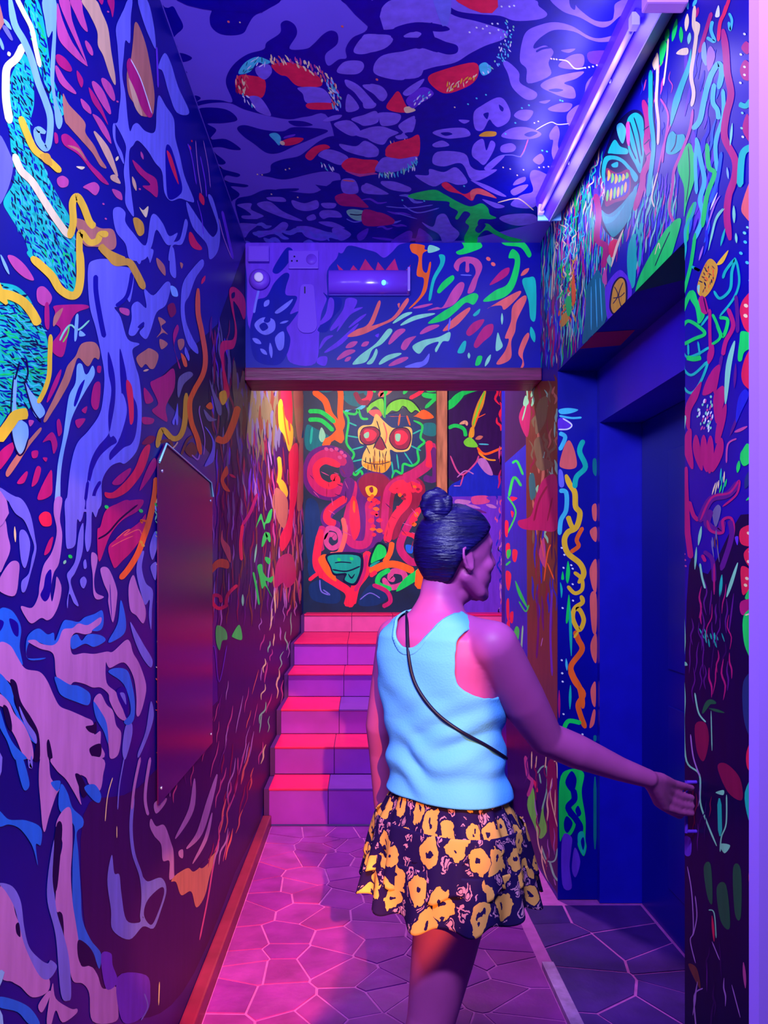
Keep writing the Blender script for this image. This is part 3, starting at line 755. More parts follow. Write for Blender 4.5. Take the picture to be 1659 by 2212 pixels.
draw(f, 'E', """
P red 498,510 530,480 580,480 687,510 672,622 560,612 508,580
P red 735,410 860,400 960,440 1042,500 1042,552 900,550 830,490 790,480 750,450
P cyan 518,470 560,400 640,363 722,392 690,412 640,400 590,460
P lav 630,430 710,410 733,460 690,508 640,480
P lav 900,560 1042,560 1102,612 1102,662 960,660 930,600
P red 963,660 1122,660 1122,697 975,697
P lav 590,615 662,627 728,738 640,712 600,650
P nav 130,740 280,690 440,700 512,765 420,787 320,790 377,830 340,890 440,890 534,952 480,957 400,940 345,955 432,1030 420,1052 370,1050 420,1082 524,1112 510,1132 440,1122 440,1160 574,1182 560,1197 470,1192 524,1237 500,1270 400,1300 380,1150 330,1000 250,850
P nav 510,820 560,800 680,830 800,840 860,815 960,815 1092,835 1000,882 880,932 780,977 700,977 620,920 550,870
P red 795,905 860,880 935,885 900,917 820,932
P cyan 715,860 760,850 790,880 780,930 750,900
P vio 820,870 880,858 870,872 810,885
D cre 30 800,915
P nav 838,775 930,775 994,800 890,807
P nav 655,1118 720,1100 730,1050 800,1020 900,1000 960,960 1040,900 1120,870 1220,880 1320,900 1450,910 1500,880 1659,860 1659,1140 1500,1160 1400,1140 1200,1150 1160,1110 1080,1095 980,1110 820,1147 720,1132
P lav 1165,920 1270,935 1330,900 1412,950 1400,1002 1300,995 1200,962
P red 948,990 1000,940 1070,923 1104,945 1040,970 990,1022 958,1017
P lav 1028,992 1080,955 1160,970 1222,1010 1170,1055 1080,1022
P red 1178,1052 1230,1010 1320,1020 1412,1030 1390,1102 1300,1112 1210,1092
P lav 1398,1092 1440,1010 1530,1010 1642,1010 1600,1062 1500,1102
P red 1462,972 1500,930 1600,900 1662,868 1662,992 1560,1012 1470,1002
P pnk 1200,1092 1300,1112 1390,1104 1420,1132 1300,1132
P nav 500,1285 600,1250 700,1212 850,1225 1000,1235 1100,1180 1180,1150 1659,1130 1659,1580 560,1580 530,1440
P nav 770,1210 900,1205 880,1222 780,1222
P nav 950,1145 1010,1180 1100,1195 1060,1220 1010,1180
P lav 640,1300 720,1290 800,1350 930,1412 830,1400 720,1360 660,1330
P lav 510,1310 600,1300 600,1340 680,1380 640,1400 700,1400 560,1400 540,1380 600,1375 560,1340
P lav 860,1280 940,1300 1020,1280 1028,1330 950,1350 880,1330
P lav 700,1262 800,1262 820,1290 730,1285
P lav 1050,1300 1140,1300 1130,1330 1070,1330
P lav 1035,1370 1060,1345 1150,1350 1180,1390 1100,1390 1060,1400
P lav 955,1390 1000,1370 1015,1400 970,1412
P lav 525,1430 600,1430 640,1440 590,1480 560,1520 540,1480
P lav 640,1480 730,1470 800,1420 838,1440 800,1490 720,1500 650,1520
P lav 890,1450 980,1450 1110,1500 1060,1540 960,1520 920,1480
P lav 1030,1420 1120,1420 1200,1460 1100,1450
P mag 1135,1262 1180,1238 1260,1238 1330,1300 1348,1328 1260,1322 1170,1312
P lav 1180,1150 1262,1150 1284,1232 1190,1232
S salm 8 1185,1152 1262,1160
P mag 1325,1422 1390,1360 1460,1370 1520,1412 1490,1437 1400,1442
P mint 1210,1350 1260,1338 1365,1360 1362,1392 1290,1412 1235,1390
S ink 7 1230,1370 1280,1375 1320,1370
S lav 8 1210,1400 1260,1420 1320,1410
P lav 1430,1160 1520,1165 1620,1200 1600,1225 1480,1205
P lav 1340,1170 1480,1240 1340,1220
P lav 1120,1460 1180,1460 1240,1500 1180,1540 1130,1510
P vio 1280,1500 1350,1460 1330,1520 1290,1540
""")
flecks(f, 'E', '690,360 860,365 1040,430 1130,520 1178,620 1178,705 1120,690 1105,600 1040,500 900,425 730,400', ['cre','salm','pnk','cre'], (22,22), 34, 11, 65, 31, 0.5, 0.95)
flecks(f, 'E', '1060,500 1130,520 1178,620 1178,705 1120,690 1100,600', ['cyan','whi','pbl'], (22,22), 36, 10, 65, 32, 0.5, 0.95)
flecks(f, 'E', '500,520 520,470 580,480 575,600 545,620 505,580', ['cre','salm','wine'], (22,24), 36, 10, 80, 33, 0.5, 0.95)
flecks(f, 'E', '520,610 580,600 640,700 600,690', ['cyan','whi'], (22,24), 32, 9, 60, 34, 0.5, 0.95)
flecks(f, 'E', '520,470 560,400 640,363 722,392 690,412 590,460', ['dteal','whi'], (24,24), 34, 7, 120, 35, 0.6, 0.8)
flecks(f, 'E', '1000,1010 1060,1040 1160,1085 1170,1110 1060,1080', ['whi','cyan'], (22,18), 32, 9, 70, 36, 0.4, 0.95)
flecks(f, 'E', '1410,1105 1600,1062 1659,1000 1659,1075 1560,1112 1420,1140', ['whi','cyan','mint'], (22,20), 34, 9, 80, 37, 0.4, 0.95)
flecks(f, 'E', '1480,905 1640,880 1640,930 1500,950', ['cre','salm'], (26,40), 34, 6, 85, 38, 0.3, 0.7)
flecks(f, 'E', '560,1440 1000,1440 1180,1540 1130,1580 570,1580', ['lav'], (130,54), 120, 30, 12, 39, 0.3, 0.8, 0.25)
flecks(f, 'E', '1350,1250 1640,1240 1640,1560 1200,1560 1330,1470', ['lav','vio'], (150,42), 130, 18, 6, 40, 0.25, 0.75, 0.2)
draw(f, 'E', """
D salm 16 455,138 1183,168 1405,508
D cre 10 730,1242 898,1262 640,1115 670,1118 820,1085 845,1078 528,142
""")
f.build('painted_ringed_snake', ceiling, label='coiled snake with red and grey bands')
f = Fig('C')
draw(f, 'F', """
P lav 80,40 170,-10 430,-10 420,60 400,140 300,140 200,160 140,185 65,180 70,100
P lav 425,30 540,100 700,140 872,200 850,250 740,290 640,340 540,400 400,430 250,480 200,512 70,490 18,450 60,370 200,330 320,305 440,330 400,200 400,100
P nav 150,182 260,145 380,145 480,165 507,190 440,202 330,190 260,205
P nav 205,245 300,240 400,235 480,265 555,290 555,335 500,348 430,330 360,300 300,310
P lav 418,-10 1000,-10 1080,40 1132,90 1080,122 930,132 830,100 700,90 560,70 480,20
P lav -40,220 140,240 90,310 -40,330
P lav -40,540 60,545 108,600 70,645 20,600 -40,560
P lav -40,640 35,660 20,690 -40,690
P lav 60,720 190,730 170,790 80,805 60,770
P lav -40,850 60,808 140,830 180,850 120,880 80,925 0,900
P lav 180,800 280,740 270,800 220,850 240,880 180,890 160,870 210,850
P lav -40,940 50,950 30,1000 -40,1000
P lav 1150,-10 1270,-10 1340,60 1440,130 1540,130 1560,80 1570,20 1659,-10 1659,80 1600,100 1520,167 1450,167 1340,110 1230,70
P nav 1275,-10 1310,-10 1310,60 1280,40
P lav 968,280 1000,200 1080,160 1180,140 1290,165 1400,230 1480,242 1620,210 1600,250 1480,268 1400,250 1300,200 1180,190 1100,230 1050,280 1050,310 1120,290 1172,330 1140,400 1152,480 1010,532 1000,440 958,390
S nav 14 1060,330 1100,310 1160,300
P lav 848,400 880,393 950,460 960,530 1062,590 1050,632 990,632 910,560 880,470
P lav 1088,547 1180,490 1362,455 1320,500 1240,530 1300,560 1312,622 1260,627 1180,600
P nav 1140,575 1190,565 1235,575 1190,588
P lav 1213,402 1290,350 1362,350 1362,420 1300,442 1213,430
P vio 1400,330 1570,330 1520,405 1410,402
P lav 1220,320 1312,310 1270,337
P lav 1138,692 1220,658 1292,665 1260,712 1170,712
P lav 1080,650 1152,638 1120,662
P lav 1380,540 1440,470 1530,430 1570,430 1440,645 1380,652
P lav 662,720 720,670 810,623 860,640 897,720 880,780 820,812 785,790 760,765 720,832 670,822
P nav 723,730 757,720 747,762
P nav 823,668 852,690 847,712 830,700
P gold 698,862 740,840 803,843 795,870 710,873
P lav 398,850 460,825 600,818 640,865 560,882 480,884
P nav 450,850 500,845 525,858 480,868
P lav 838,872 900,820 1000,813 1092,850 1060,882 950,892
P nav 985,860 1030,840 1070,850 1020,875
P lav 662,922 720,888 742,962 770,900 800,920 780,980 730,1053 690,1030 650,990
P lav 920,742 960,703 1042,710 1000,772
P lav 398,922 460,898 505,930 420,942
P lav 838,932 900,915 932,940 910,970 840,972
P lav 565,765 635,770 600,790
P lav 398,1042 430,970 600,980 642,1062 700,1090 812,1085 700,1152 640,1142 600,1062 560,1042 470,1064
P lav 285,1122 370,1120 380,1080 470,1100 550,1070 622,1162 560,1182 480,1162 400,1192
P lav 730,1070 820,1000 860,995 820,1040 760,1090
P lav 1148,852 1190,800 1212,850 1200,930 1222,1000 1190,1052 1160,980 1170,900 1150,890
P lav 1040,1088 1100,1100 1152,1152 1090,1282 1020,1332 898,1312 960,1250 1040,1222 1020,1130
P lav 935,1150 990,1130 985,1162 915,1185
P lav 898,1220 950,1190 1010,1180 980,1220 920,1250
P lav 1260,730 1330,670 1382,690 1330,792 1270,802
P lav 1040,1022 1090,982 1112,1020 1080,1052
P lav 826,1392 900,1370 1042,1370 1062,1422 950,1444 860,1422
P lav 640,1150 760,1190 868,1252 830,1252 740,1212
P lav 715,1275 780,1290 860,1320 800,1330
P lav 330,1420 400,1450 430,1380 480,1370 520,1440 570,1500 480,1575 440,1500 370,1460
P vio 300,1500 320,1460 400,1530 340,1562 290,1550
P lav 65,1167 150,1160 252,1200 240,1227 130,1212
P lav -40,1180 120,1240 -40,1235
P vio 130,1550 230,1480 270,1490 240,1560
S lav 7 100,1320 250,1330 400,1310
S lav 8 210,1310 300,1360 440,1330
S lav 6 160,1360 300,1400
""")
f.build('painted_ceiling_fragments', ceiling, label='lavender shards and a small bird face on dark blue')
f = Fig('C')
draw(f, 'F', """
P red 370,492 450,450 662,398 692,470 640,542 490,597 400,552
P cyan 695,420 740,398 775,450 720,482
P red 102,687 140,620 180,583 222,660 245,712 170,717
P cre 215,690 250,680 290,705 230,722
P vio 228,640 300,570 360,558 405,602 320,662 270,692
P lav 208,592 270,540 345,503 310,562 240,612
P red 100,950 140,915 250,885 312,865 312,990 260,1000 180,1015 105,985
P lav 30,1090 90,1005 180,1018 300,1000 260,1060 150,1100
P red 455,1182 490,1165 560,1220 610,1240 680,1203 740,1220 810,1268 740,1252 680,1242 650,1284 580,1242 500,1222
P salm 640,1225 680,1205 740,1222 805,1265 730,1250 680,1240 650,1280
P mag -40,1340 80,1370 152,1412 120,1438 -40,1440
P grn 245,1247 400,1213 470,1240 560,1290 640,1320 710,1300 752,1330 765,1370 806,1392 770,1402 700,1402 690,1440 750,1430 800,1470 880,1510 970,1535 900,1545 800,1502 740,1472 690,1512 680,1552 620,1562 600,1520 632,1450 608,1420 640,1370 600,1352 560,1402 543,1392 560,1352 508,1320 500,1290 400,1282 280,1272
P nav 670,1470 700,1430 740,1440 700,1490
S cre 7 815,1295 920,1270 970,1282 1045,1345
S cre 8 1205,380 1260,390 1310,437 1370,432
S pnk 8 960,1005 985,960 1010,890
S lav 6 740,1060 820,1000 900,990 960,1000 990,960
S cre 5 1060,830 1110,800 1160,780 1200,795 1270,790
D cre 12 1375,432 1400,428 1425,424 1450,416 1475,410 1500,405 1158,374 1175,376 1192,378
D whi 13 760,50 840,40 890,40 920,35 680,175 635,205 720,182 765,210 780,150 815,150 745,165 820,190
D cyan 12 205,1280 345,1285 600,1190 680,628 740,605 625,665 928,785 1015,672 970,690 1100,962 1130,968 865,855 1215,640 1230,645
D cre 10 940,1120 980,1085 1080,1070 1110,1068 1140,1065 1170,1068 1190,1075 850,1070 895,1080 540,685 1050,785 1075,775
""")
flecks(f, 'F', '870,130 925,160 900,300 895,360 800,440 720,480 700,440 800,380 815,280 850,200', ['whi','cyan','mint','pbl'], (20,22), 20, 9, 65, 45, 0.6, 0.8)
flecks(f, 'F', '470,545 690,465 700,490 500,590', ['yel','cre'], (20,18), 30, 8, 110, 46, 0.6, 0.95)
flecks(f, 'F', '270,640 330,590 440,590 290,700', ['cyan','pbl','whi'], (20,20), 26, 9, 120, 47, 0.6, 0.8)
flecks(f, 'F', '40,1100 180,1100 290,1020 310,990 300,1060 180,1120 60,1135', ['whi','cyan','mint'], (20,18), 30, 9, 80, 48, 0.4, 0.95)
f.build('painted_green_frog_and_tail', ceiling, label='green leaping frog and red banded tail')
f = Fig('C')
flecks(f, 'Z', '-200,-900 1500,-900 1500,-10 300,-10', ['nav','nav','lav','red'], (150,110), 230, 80, 20, 91, 0.7, 0.8, 0.3)
f.build('painted_ceiling_blobs', ceiling, label='dark blue blobs continuing overhead')
# header above the stairs
f = Fig('H')
draw(f, 'H', """
P vio 85,88 300,88 520,92 545,170 490,250 490,380 460,470 450,560 430,722 300,717 280,620 270,560 100,560 80,300
P vio 490,92 700,92 900,88 925,100 860,115 820,155 780,182 740,155 690,140 600,120 560,160
P nav 210,250 240,190 285,130 316,150 290,210 240,262
P nav 130,400 180,380 220,310 270,262 297,270 280,330 280,372 334,380 325,420 300,470 343,458 300,520 282,545 302,600 282,680 230,732 120,702 95,560 110,470
P lav 118,522 160,488 217,500 222,550 180,577 140,562
P nav 143,530 170,513 188,540 160,557
P nav 165,505 190,470 200,500 185,515
T lav 26 168,432 192,398
P lav 226,455 312,393 290,432 240,467
T lav 24 108,595 152,622
P lav 223,592 267,560 267,640 240,654
T lav 18 198,618 205,695
T lav 20 148,648 182,678
S lav 12 140,345 125,410 115,465
T lav 12 248,518 292,505
P nav 470,360 500,380 560,390 560,440 520,490 490,560 440,552 490,480 490,400
P vio 440,530 482,468 500,390 524,400 522,460 500,500
P vio 590,390 644,402 600,482 520,552 508,540 570,450
T vio 24 475,668 560,612 650,520
T vio 18 540,560 600,470 672,436
T vio 18 450,650 480,600 520,580
P vio 437,720 450,690 490,690 480,735
T vio 16 600,540 650,500 690,470
Q mag 540,215 578,250 552,252
Q mag 603,252 624,220 652,252
Q mag 652,252 685,188 720,235 738,252
Q mag 735,252 750,203 788,250
Q mag 785,250 836,186 856,250
Q mag 888,252 917,218 908,256
P ora 918,112 985,118 988,138 1003,145 978,165 978,240 1000,258 1013,208 1022,214 1008,300 992,362 940,422 908,442 968,372 985,290 948,270 958,180 922,152
P mint 1012,118 1055,128 1064,142 1008,157
P teal 1062,168 1092,172 1087,220 1042,300 1022,392 1009,392 1028,290 1068,210
P grn 1053,352 1080,308 1130,272 1138,295 1090,342 1065,364
P grn 1150,152 1190,130 1178,92 1250,88 1284,125 1230,152 1170,167
P grn 1380,90 1450,95 1500,105 1535,160 1520,180 1480,130 1400,118
P pnk 1138,225 1160,188 1210,176 1262,190 1284,230 1262,290 1242,352 1208,362 1230,300 1250,260 1240,222 1217,212 1217,252 1198,252 1198,202 1170,217 1160,252
S lav 6 1172,270 1230,272
P pnk 1083,432 1130,350 1170,308 1193,320 1170,382 1120,432 1005,452 1050,435
P grn 1005,518 1080,460 1130,430 1180,390 1240,363 1264,380 1240,422 1200,412 1150,457 1090,502
P grn 1288,402 1350,350 1410,320 1440,250 1450,190 1418,182 1438,138 1474,170 1474,240 1447,332 1400,382 1330,404
P salm 1082,553 1140,490 1212,438 1218,455 1160,522 1110,552
P salm 1312,442 1380,400 1473,352 1473,377 1400,447 1380,427 1330,432
P salm 1356,723 1400,660 1420,600 1400,590 1430,510 1440,430 1497,376 1509,400 1462,500 1452,560 1432,612 1432,692 1390,724
P salm 1478,752 1490,710 1468,670 1490,600 1517,566 1523,590 1492,672 1498,732
P mag 1202,562 1240,513 1294,498 1270,542 1220,582
P mag 1242,622 1290,540 1338,522 1333,572 1290,612 1255,644
P mag 1322,318 1380,250 1422,233 1412,272 1350,312
D salm 22 1315,188 1340,215
T salm 22 1482,274 1523,236
P teal 1488,302 1520,283 1557,300 1557,492 1530,492 1520,400
P mint 926,637 980,605 1060,588 1118,562 1113,607 1080,612 1050,664 1042,650 1060,612 1000,632 960,674
P mint 620,724 660,680 740,620 800,548 823,560 772,622 722,652 692,712 640,728
P mint 692,724 720,690 740,648 748,670 722,722
T mint 26 755,728 800,695 870,672
P salm 594,582 640,550 700,520 750,408 763,420 732,510 722,530 820,490 880,410 902,388 904,412 842,492 760,534 680,572 620,587
P salm 850,420 862,415 858,440
T pnk 32 805,625 850,570 890,550
P pnk 867,642 890,600 945,583 920,612 890,654
T pnk 28 585,642 645,612
T pnk 28 540,704 590,670 634,658
T pnk 20 580,712 612,690
T pnk 26 805,735 860,710 905,693
T pnk 26 965,572 1010,545 1064,528
T pnk 24 665,634 704,613
T pnk 14 930,440 980,430 1030,418
T mint 20 826,518 880,480 925,462
T mint 22 865,528 940,490 1042,468
P lav 886,742 940,720 980,710 1013,672 1002,722 950,747
P teal 1157,662 1185,613 1202,613 1192,662 1170,672
P teal 1238,472 1272,443 1267,467 1245,482
P grn 1248,732 1260,688 1284,688 1272,728
T mint 18 1298,738 1327,678
P mint 1353,657 1362,566 1377,600 1388,637
T mint 12 1385,466 1385,524
T mint 14 1215,668 1216,698
T teal 26 1533,536 1551,614
P vio 735,580 755,570 750,590
T lav 10 1110,560 1120,490
""")
f.build('painted_header_strokes', header, label='neon green, pink and violet strokes and a one-eyed creature')
# ================================================================== murals: wall behind the stairs
f = Fig('B')
draw(f, 'I', """
P plum 905,200 1000,170 1130,60 1340,60 1340,560 1210,640 900,640
P royal 920,690 1000,640 1090,540 1170,620 1230,640 1230,760 920,760
Q vio 900,755 1240,750 1300,1493 900,1493
P dteal 70,60 240,55 262,100 180,132 110,112
S dteal 44 260,55 320,120 410,110
S dteal 40 270,75 300,130 365,192
S dteal 34 285,150 330,192 405,205
S cyan 20 290,245 350,242 412,208
S dteal 26 330,60 400,80 420,150
P dteal 60,330 120,350 200,400 180,480 60,470
P slate 60,780 130,800 140,1000 80,1150 55,1000
P slate 70,1150 110,1130 120,1200 80,1230
P slate 80,1280 180,1250 262,1330 240,1392 100,1372
S lav 8 140,1250 150,1320 200,1340 160,1310
P slate 370,1395 440,1280 530,1310 542,1362 470,1405
S lav 6 380,1370 440,1330 500,1360
P dteal 760,320 830,320 830,390 760,380
S ora 38 100,125 170,180 200,260 250,330 272,425
S ora 34 205,98 262,120 262,260 272,330 220,400 160,430
S ora 22 155,445 190,440 215,400 275,430
S grn 26 72,245 150,250 232,312
S grn 26 72,295 150,300 222,362
P mint 135,400 150,340 175,390 155,430
S teal 14 95,340 85,440
S red 34 400,55 440,110 430,170 385,192
S wine 30 350,130 385,190 440,190
S salm 26 500,70 520,110 500,150 560,120 592,58
S grn 24 545,55 530,150
S grn 24 690,65 640,142
S grn 24 440,68 472,132
S red 24 740,58 752,120 676,168
P grn 765,58 905,58 880,110 800,132 768,112
S grn 32 750,145 850,152 920,90 1050,80 1192,68
S grn 30 920,200 970,150 1070,110 1182,93
S grn 22 850,140 880,180 885,240
S grn 22 840,160 770,225
S grn 22 700,60 720,110
P grn 900,190 950,160 1000,150 940,220 880,240
""")
f.build('painted_vines', wall_back, label='green and orange vines on dark blue')
f = Fig('B')
draw(f, 'I', """
P slate 300,260 440,240 700,290 750,420 700,560 570,640 400,620 320,500
S grn 14 280,240 312,300 300,430 345,500 318,560 350,625 385,600 400,640
S grn 14 280,250 350,262 370,235 390,285 430,290
S grn 14 700,300 752,330 742,400 765,430 725,470 730,540 690,570 640,560 630,615 590,600 570,645
S teal 9 310,310 362,332
S teal 9 302,390 372,402
S teal 9 330,475 402,455
S teal 9 335,545 402,530
S teal 9 350,610 405,570
S teal 9 695,380 745,355
S teal 9 685,450 745,480
S teal 9 645,490 695,565
S teal 9 600,500 612,592
S teal 9 570,545 580,625
P lime 422,222 450,190 520,168 527,282 500,240 470,215 440,240 425,255
P lime 530,245 560,190 630,168 700,190 755,250 752,275 715,240 685,258 650,215 610,245 570,240 540,265
S ink 9 422,222 450,190 520,168 527,282
S ink 9 530,262 540,215 580,180 640,168 700,190 757,262
S ink 6 545,260 610,245 640,215 685,255 715,240 752,272
S grn 12 530,60 530,285
P ora 550,275 600,245 640,252 700,275 760,235 822,280 760,292 700,275
P salm 430,245 490,235 510,270 470,280
P bone 368,362 395,330 450,322 475,260 520,300 560,335 590,345 680,340 692,400 672,475 600,488 560,475 562,540 532,606 470,606 396,572 398,505 422,450 380,432
P gold 400,560 560,540 532,606 470,606
P wine 380,380 405,343 470,340 502,380 470,432 420,445 388,422
P wine 556,392 588,350 660,347 685,400 662,465 600,470 562,432
S ink 6 380,380 405,343 470,340 502,380 470,432 420,445 385,420 380,385
S ink 6 556,392 588,350 660,347 685,400 662,465 600,470 562,432 556,395
P red 405,360 450,355 480,380 460,415 420,420
P red 590,370 640,360 668,400 640,440 595,440
P mint 404,382 432,368 432,400 410,404
P mint 593,382 622,383 616,422 595,418
P wine 468,455 498,400 534,452 512,478
S ink 7 460,470 498,395 540,470
S ink 6 480,300 500,380 470,440
S ink 5 398,540 440,556 500,560 560,545
S salm 8 520,310 540,380 530,440
S ink 5 420,455 440,500
S ink 5 540,480 530,520
S ora 10 620,260 610,330
S ora 10 660,270 680,330
""")
flecks(f, 'I', '405,495 558,495 545,600 420,595', ['ink','brn'], (20,44), 60, 6, 88, 51, 0.1, 1.0)
f.build('painted_skull_and_umbrella', wall_back, label='yellow skull with round red eyes under a lime umbrella')
f = Fig('B')
draw(f, 'I', """
S pur 86 300,640 290,540 200,490 110,520 80,620 110,700 200,735 280,700
S mag 62 295,560 205,500 120,535 95,630 140,705 220,725 280,680
S red 42 262,572 175,540 120,580 135,655 195,690 240,668 235,640 205,645
D pnk 24 180,470 210,475 240,470 270,490 290,510 260,520
P pur 365,655 430,608 520,618 575,680 545,760 505,900 522,1000 400,1085 250,1085 285,900 325,760
P wine 380,650 430,615 515,622 565,680 530,740 420,760 375,700
S mag 50 345,660 330,780 300,930 330,1030 420,1030 440,900 430,780
P red 330,760 362,780 382,940 345,1015 318,900
P ora 340,780 352,790 350,850 338,830
S pur 70 320,640 290,760 190,850 190,910 260,940
S red 46 300,760 200,830 185,890 235,920
P yel 413,702 450,688 484,710 472,748 430,748
P wine 435,705 455,695 460,725 445,730
S wine 80 530,960 540,780 570,700 650,660 730,700 690,800 600,900 570,1010
S mag 44 525,980 535,780 565,690 650,650 740,690
S red 52 570,730 600,690 660,680 750,715
S red 48 600,720 660,730 660,790 600,860 560,940 540,1030
S mag 62 800,430 800,540 720,610 640,650
S red 40 790,420 800,500 790,580
S pur 40 820,460 830,640 760,640
S mag 46 720,840 650,960 620,1060 680,1140 740,1140
S red 36 740,820 680,920
S red 24 630,970 700,990 730,1030
P blu 655,1042 700,1052 692,1092 660,1084
S pnk 30 165,1010 190,945 250,960 262,1030 215,1062 180,1030 190,985 225,985 230,1015
S salm 28 278,880 292,980 258,1085 200,1100
S mag 40 160,930 140,1000 150,1080
S pnk 34 520,1240 560,1296 645,1270 640,1212 580,1200 560,1240 590,1250
""")
flecks(f, 'I', '420,745 480,755 505,800 505,960 460,1000 440,850', ['red','ora','red'], (34,26), 32, 24, 0, 52, 0.2, 1.0)
flecks(f, 'I', '580,690 740,690 740,720 660,740 600,850 560,880 640,780', ['red','ora','wine'], (30,28), 28, 20, 20, 53, 0.4, 1.0)
flecks(f, 'I', '690,860 740,800 740,940 680,950', ['red','ora'], (36,30), 34, 26, 0, 54, 0.3, 1.0)
flecks(f, 'I', '80,560 330,600 330,760 300,1050 520,1060 540,760 700,640 720,1140 560,1100 300,1090 90,720', ['plum','pnk','wine'], (60,60), 50, 5, 60, 55, 0.8, 0.7)
draw(f, 'I', """
S red 48 325,1415 312,1325 245,1275 150,1210 120,1130 150,950
S red 52 330,1400 355,1290 415,1200 425,1080
S mag 22 420,1100 400,1220 350,1320
S red 40 300,1410 322,1330
S red 22 75,1255 130,1215 150,1240
P ora 130,1130 180,1100 215,1180 240,1260 180,1220
P ink 175,1105 270,1085 385,1095 402,1160 385,1230 350,1285 280,1265 285,1225 225,1225 200,1175
P tealb 188,1112 270,1100 372,1110 384,1160 372,1222 342,1272 290,1252 300,1212 230,1212 208,1172
S ink 9 215,1190 300,1200 382,1170
S ink 7 230,1150 270,1145 330,1150
D grn 22 255,1130 330,1125
T ink 10 310,1215 330,1240 350,1215
P ink 430,1170 450,1080 490,1025 545,1055 545,1115 475,1155
P grn 445,1150 458,1095 490,1040 532,1060 532,1110 470,1142
P tealb 440,1165 470,1145 500,1140 450,1175
P grn 596,1320 640,1250 720,1190 745,1178 740,1235 660,1292
S grn 30 570,1310 490,1275 500,1225 560,1190
S ora 42 438,1205 520,1165 600,1160 702,1200
S ora 32 572,1025 560,1090 525,1150
S ora 60 745,1180 735,1305
S mag 26 455,1280 540,1320 562,1380 515,1412
S red 26 440,1230 480,1200
""")
f.build('painted_octopus_and_frog', wall_back, label='magenta octopus with curled tentacles and a green frog on red coral')
f = Fig('B')  # small bird and strokes over the purple arch of the mural
draw(f, 'I', """
P gold 1048,310 1080,200 1132,112 1120,200 1090,270 1062,345
S lime 10 1055,330 1090,220 1125,125
S ora 8 1070,320 1100,230
S ora 5 1070,290 1130,260
P gold 1040,345 1062,340 1060,395 1030,400
S grn 22 908,345 950,330 1000,350 1012,395
P lime 1000,425 1040,400 1085,455 1020,455
P ora 1085,460 1110,500 1130,530 1090,500
S ora 14 1080,460 1130,500 1240,462 1292,487
S gold 10 1090,490 1140,530 1192,537
S cyan 8 1090,440 1150,443
T tan 22 975,320 1010,310 1020,330
T rus 24 1070,410 1115,395
P lil 1080,540 1130,530 1175,622 1130,612
S pnk 10 920,510 960,600 1000,620 1070,555 1090,510
S pnk 8 1000,620 980,690
S lil 7 960,640 1010,600 1060,620
S lil 6 940,690 980,690
P pnk 1050,755 1140,750 1150,790 1060,800
P lil 960,770 1040,780 1020,800 950,795
""")
flecks(f, 'I', '1190,60 1340,60 1320,250 1290,440 1225,430 1185,250', ['red','mag','wine','red'], (30,80), 130, 20, 82, 57, 0.2, 0.95, 0.25)
flecks(f, 'I', '1195,440 1270,440 1240,720 1205,720', ['mag','pnk','plum'], (24,70), 120, 12, 95, 58, 0.2, 0.9, 0.2)
flecks(f, 'I', '1185,740 1240,740 1240,1480 1205,1480', ['lil','vio','pnk','royal'], (18,50), 60, 10, 85, 59, 0.4, 0.9, 0.3)
flecks(f, 'I', '900,760 1190,760 1190,850 900,850', ['lil','pur','vio'], (70,40), 90, 22, 5, 60, 0.3, 0.6)
f.build('painted_bird_and_arch', wall_back, label='small yellow and green bird over a dark purple arch')
# slim pilaster on that wall, brown and orange
pil = box('pilaster', ((944-CX)*7.7/F, 7.70, 1.093), ((966-CX)*7.7/F, YB, 3.95), mat('pilaster_paint', (170,110,80), 0.5, 0.2, noise=0.5, nscale=8, stretch=(3,3,.4)), wall_back)
# ================================================================== murals: right wall
f = Fig('R')
draw(f, 'Z', """
Q brn 1136,823 1204,823 1204,1700 1180,1900 1136,1800
Q royal 1091,960 1136,930 1140,1500 1091,1450
Q plum 1091,1500 1140,1500 1204,1640 1204,1930 1160,1960 1100,1800
Q plum 1091,823 1136,823 1136,960 1091,1000
""")
flecks(f, 'I', '1400,70 1558,70 1558,1000 1400,1000', ['olive','mint','rus','brn','wine'], (34,70), 120, 16, 88, 61, 0.25, 0.9, 0.25)
flecks(f, 'I', '1400,950 1558,950 1558,1493 1400,1493', ['plum','pur','royal','wine'], (34,120), 200, 12, 90, 62, 0.08, 0.9, 0.1)
draw(f, 'I', """
P mag 1325,900 1400,870 1430,760 1470,660 1540,620 1562,700 1562,942 1450,955 1350,945
S wine 12 1420,900 1450,780 1500,690
S wine 10 1500,900 1530,760
P olive 1420,430 1460,400 1480,500 1440,540
P olive 1440,200 1500,160 1490,300 1430,380
P olive 1430,560 1460,520 1540,560 1470,600
P mag 1330,280 1380,180 1400,240 1380,400
S mint 8 1370,60 1380,170 1350,300
P mint 1355,200 1370,150 1390,190 1370,215
P dteal 1390,640 1420,620 1430,740 1400,770
S grn 14 1290,555 1320,545 1355,625
S grn 16 1270,755 1300,640 1345,692
S grn 10 1262,755 1312,850 1255,985
P red 1248,900 1268,910 1262,992 1248,980
P red 1280,755 1322,762 1290,782
P red 1282,840 1300,850 1290,880
P red 1253,1040 1277,1040 1270,1122 1254,1110
P grn 1257,1080 1280,1070 1280,1105 1262,1125
P red 1293,1072 1322,1080 1312,1142 1293,1132
S grn 12 1252,1165 1280,1140
P red 1253,1200 1284,1220 1272,1312 1255,1290
P grn 1308,1255 1350,1340 1385,1425 1330,1345
S grn 8 1330,1380 1370,1440 1390,1400
P pnk 1450,1100 1480,1000 1490,1180
S ora 8 1480,1260 1500,1100 1520,1040
S ora 8 1540,1250 1500,1150
S salm 7 1460,1000 1480,1120
""")
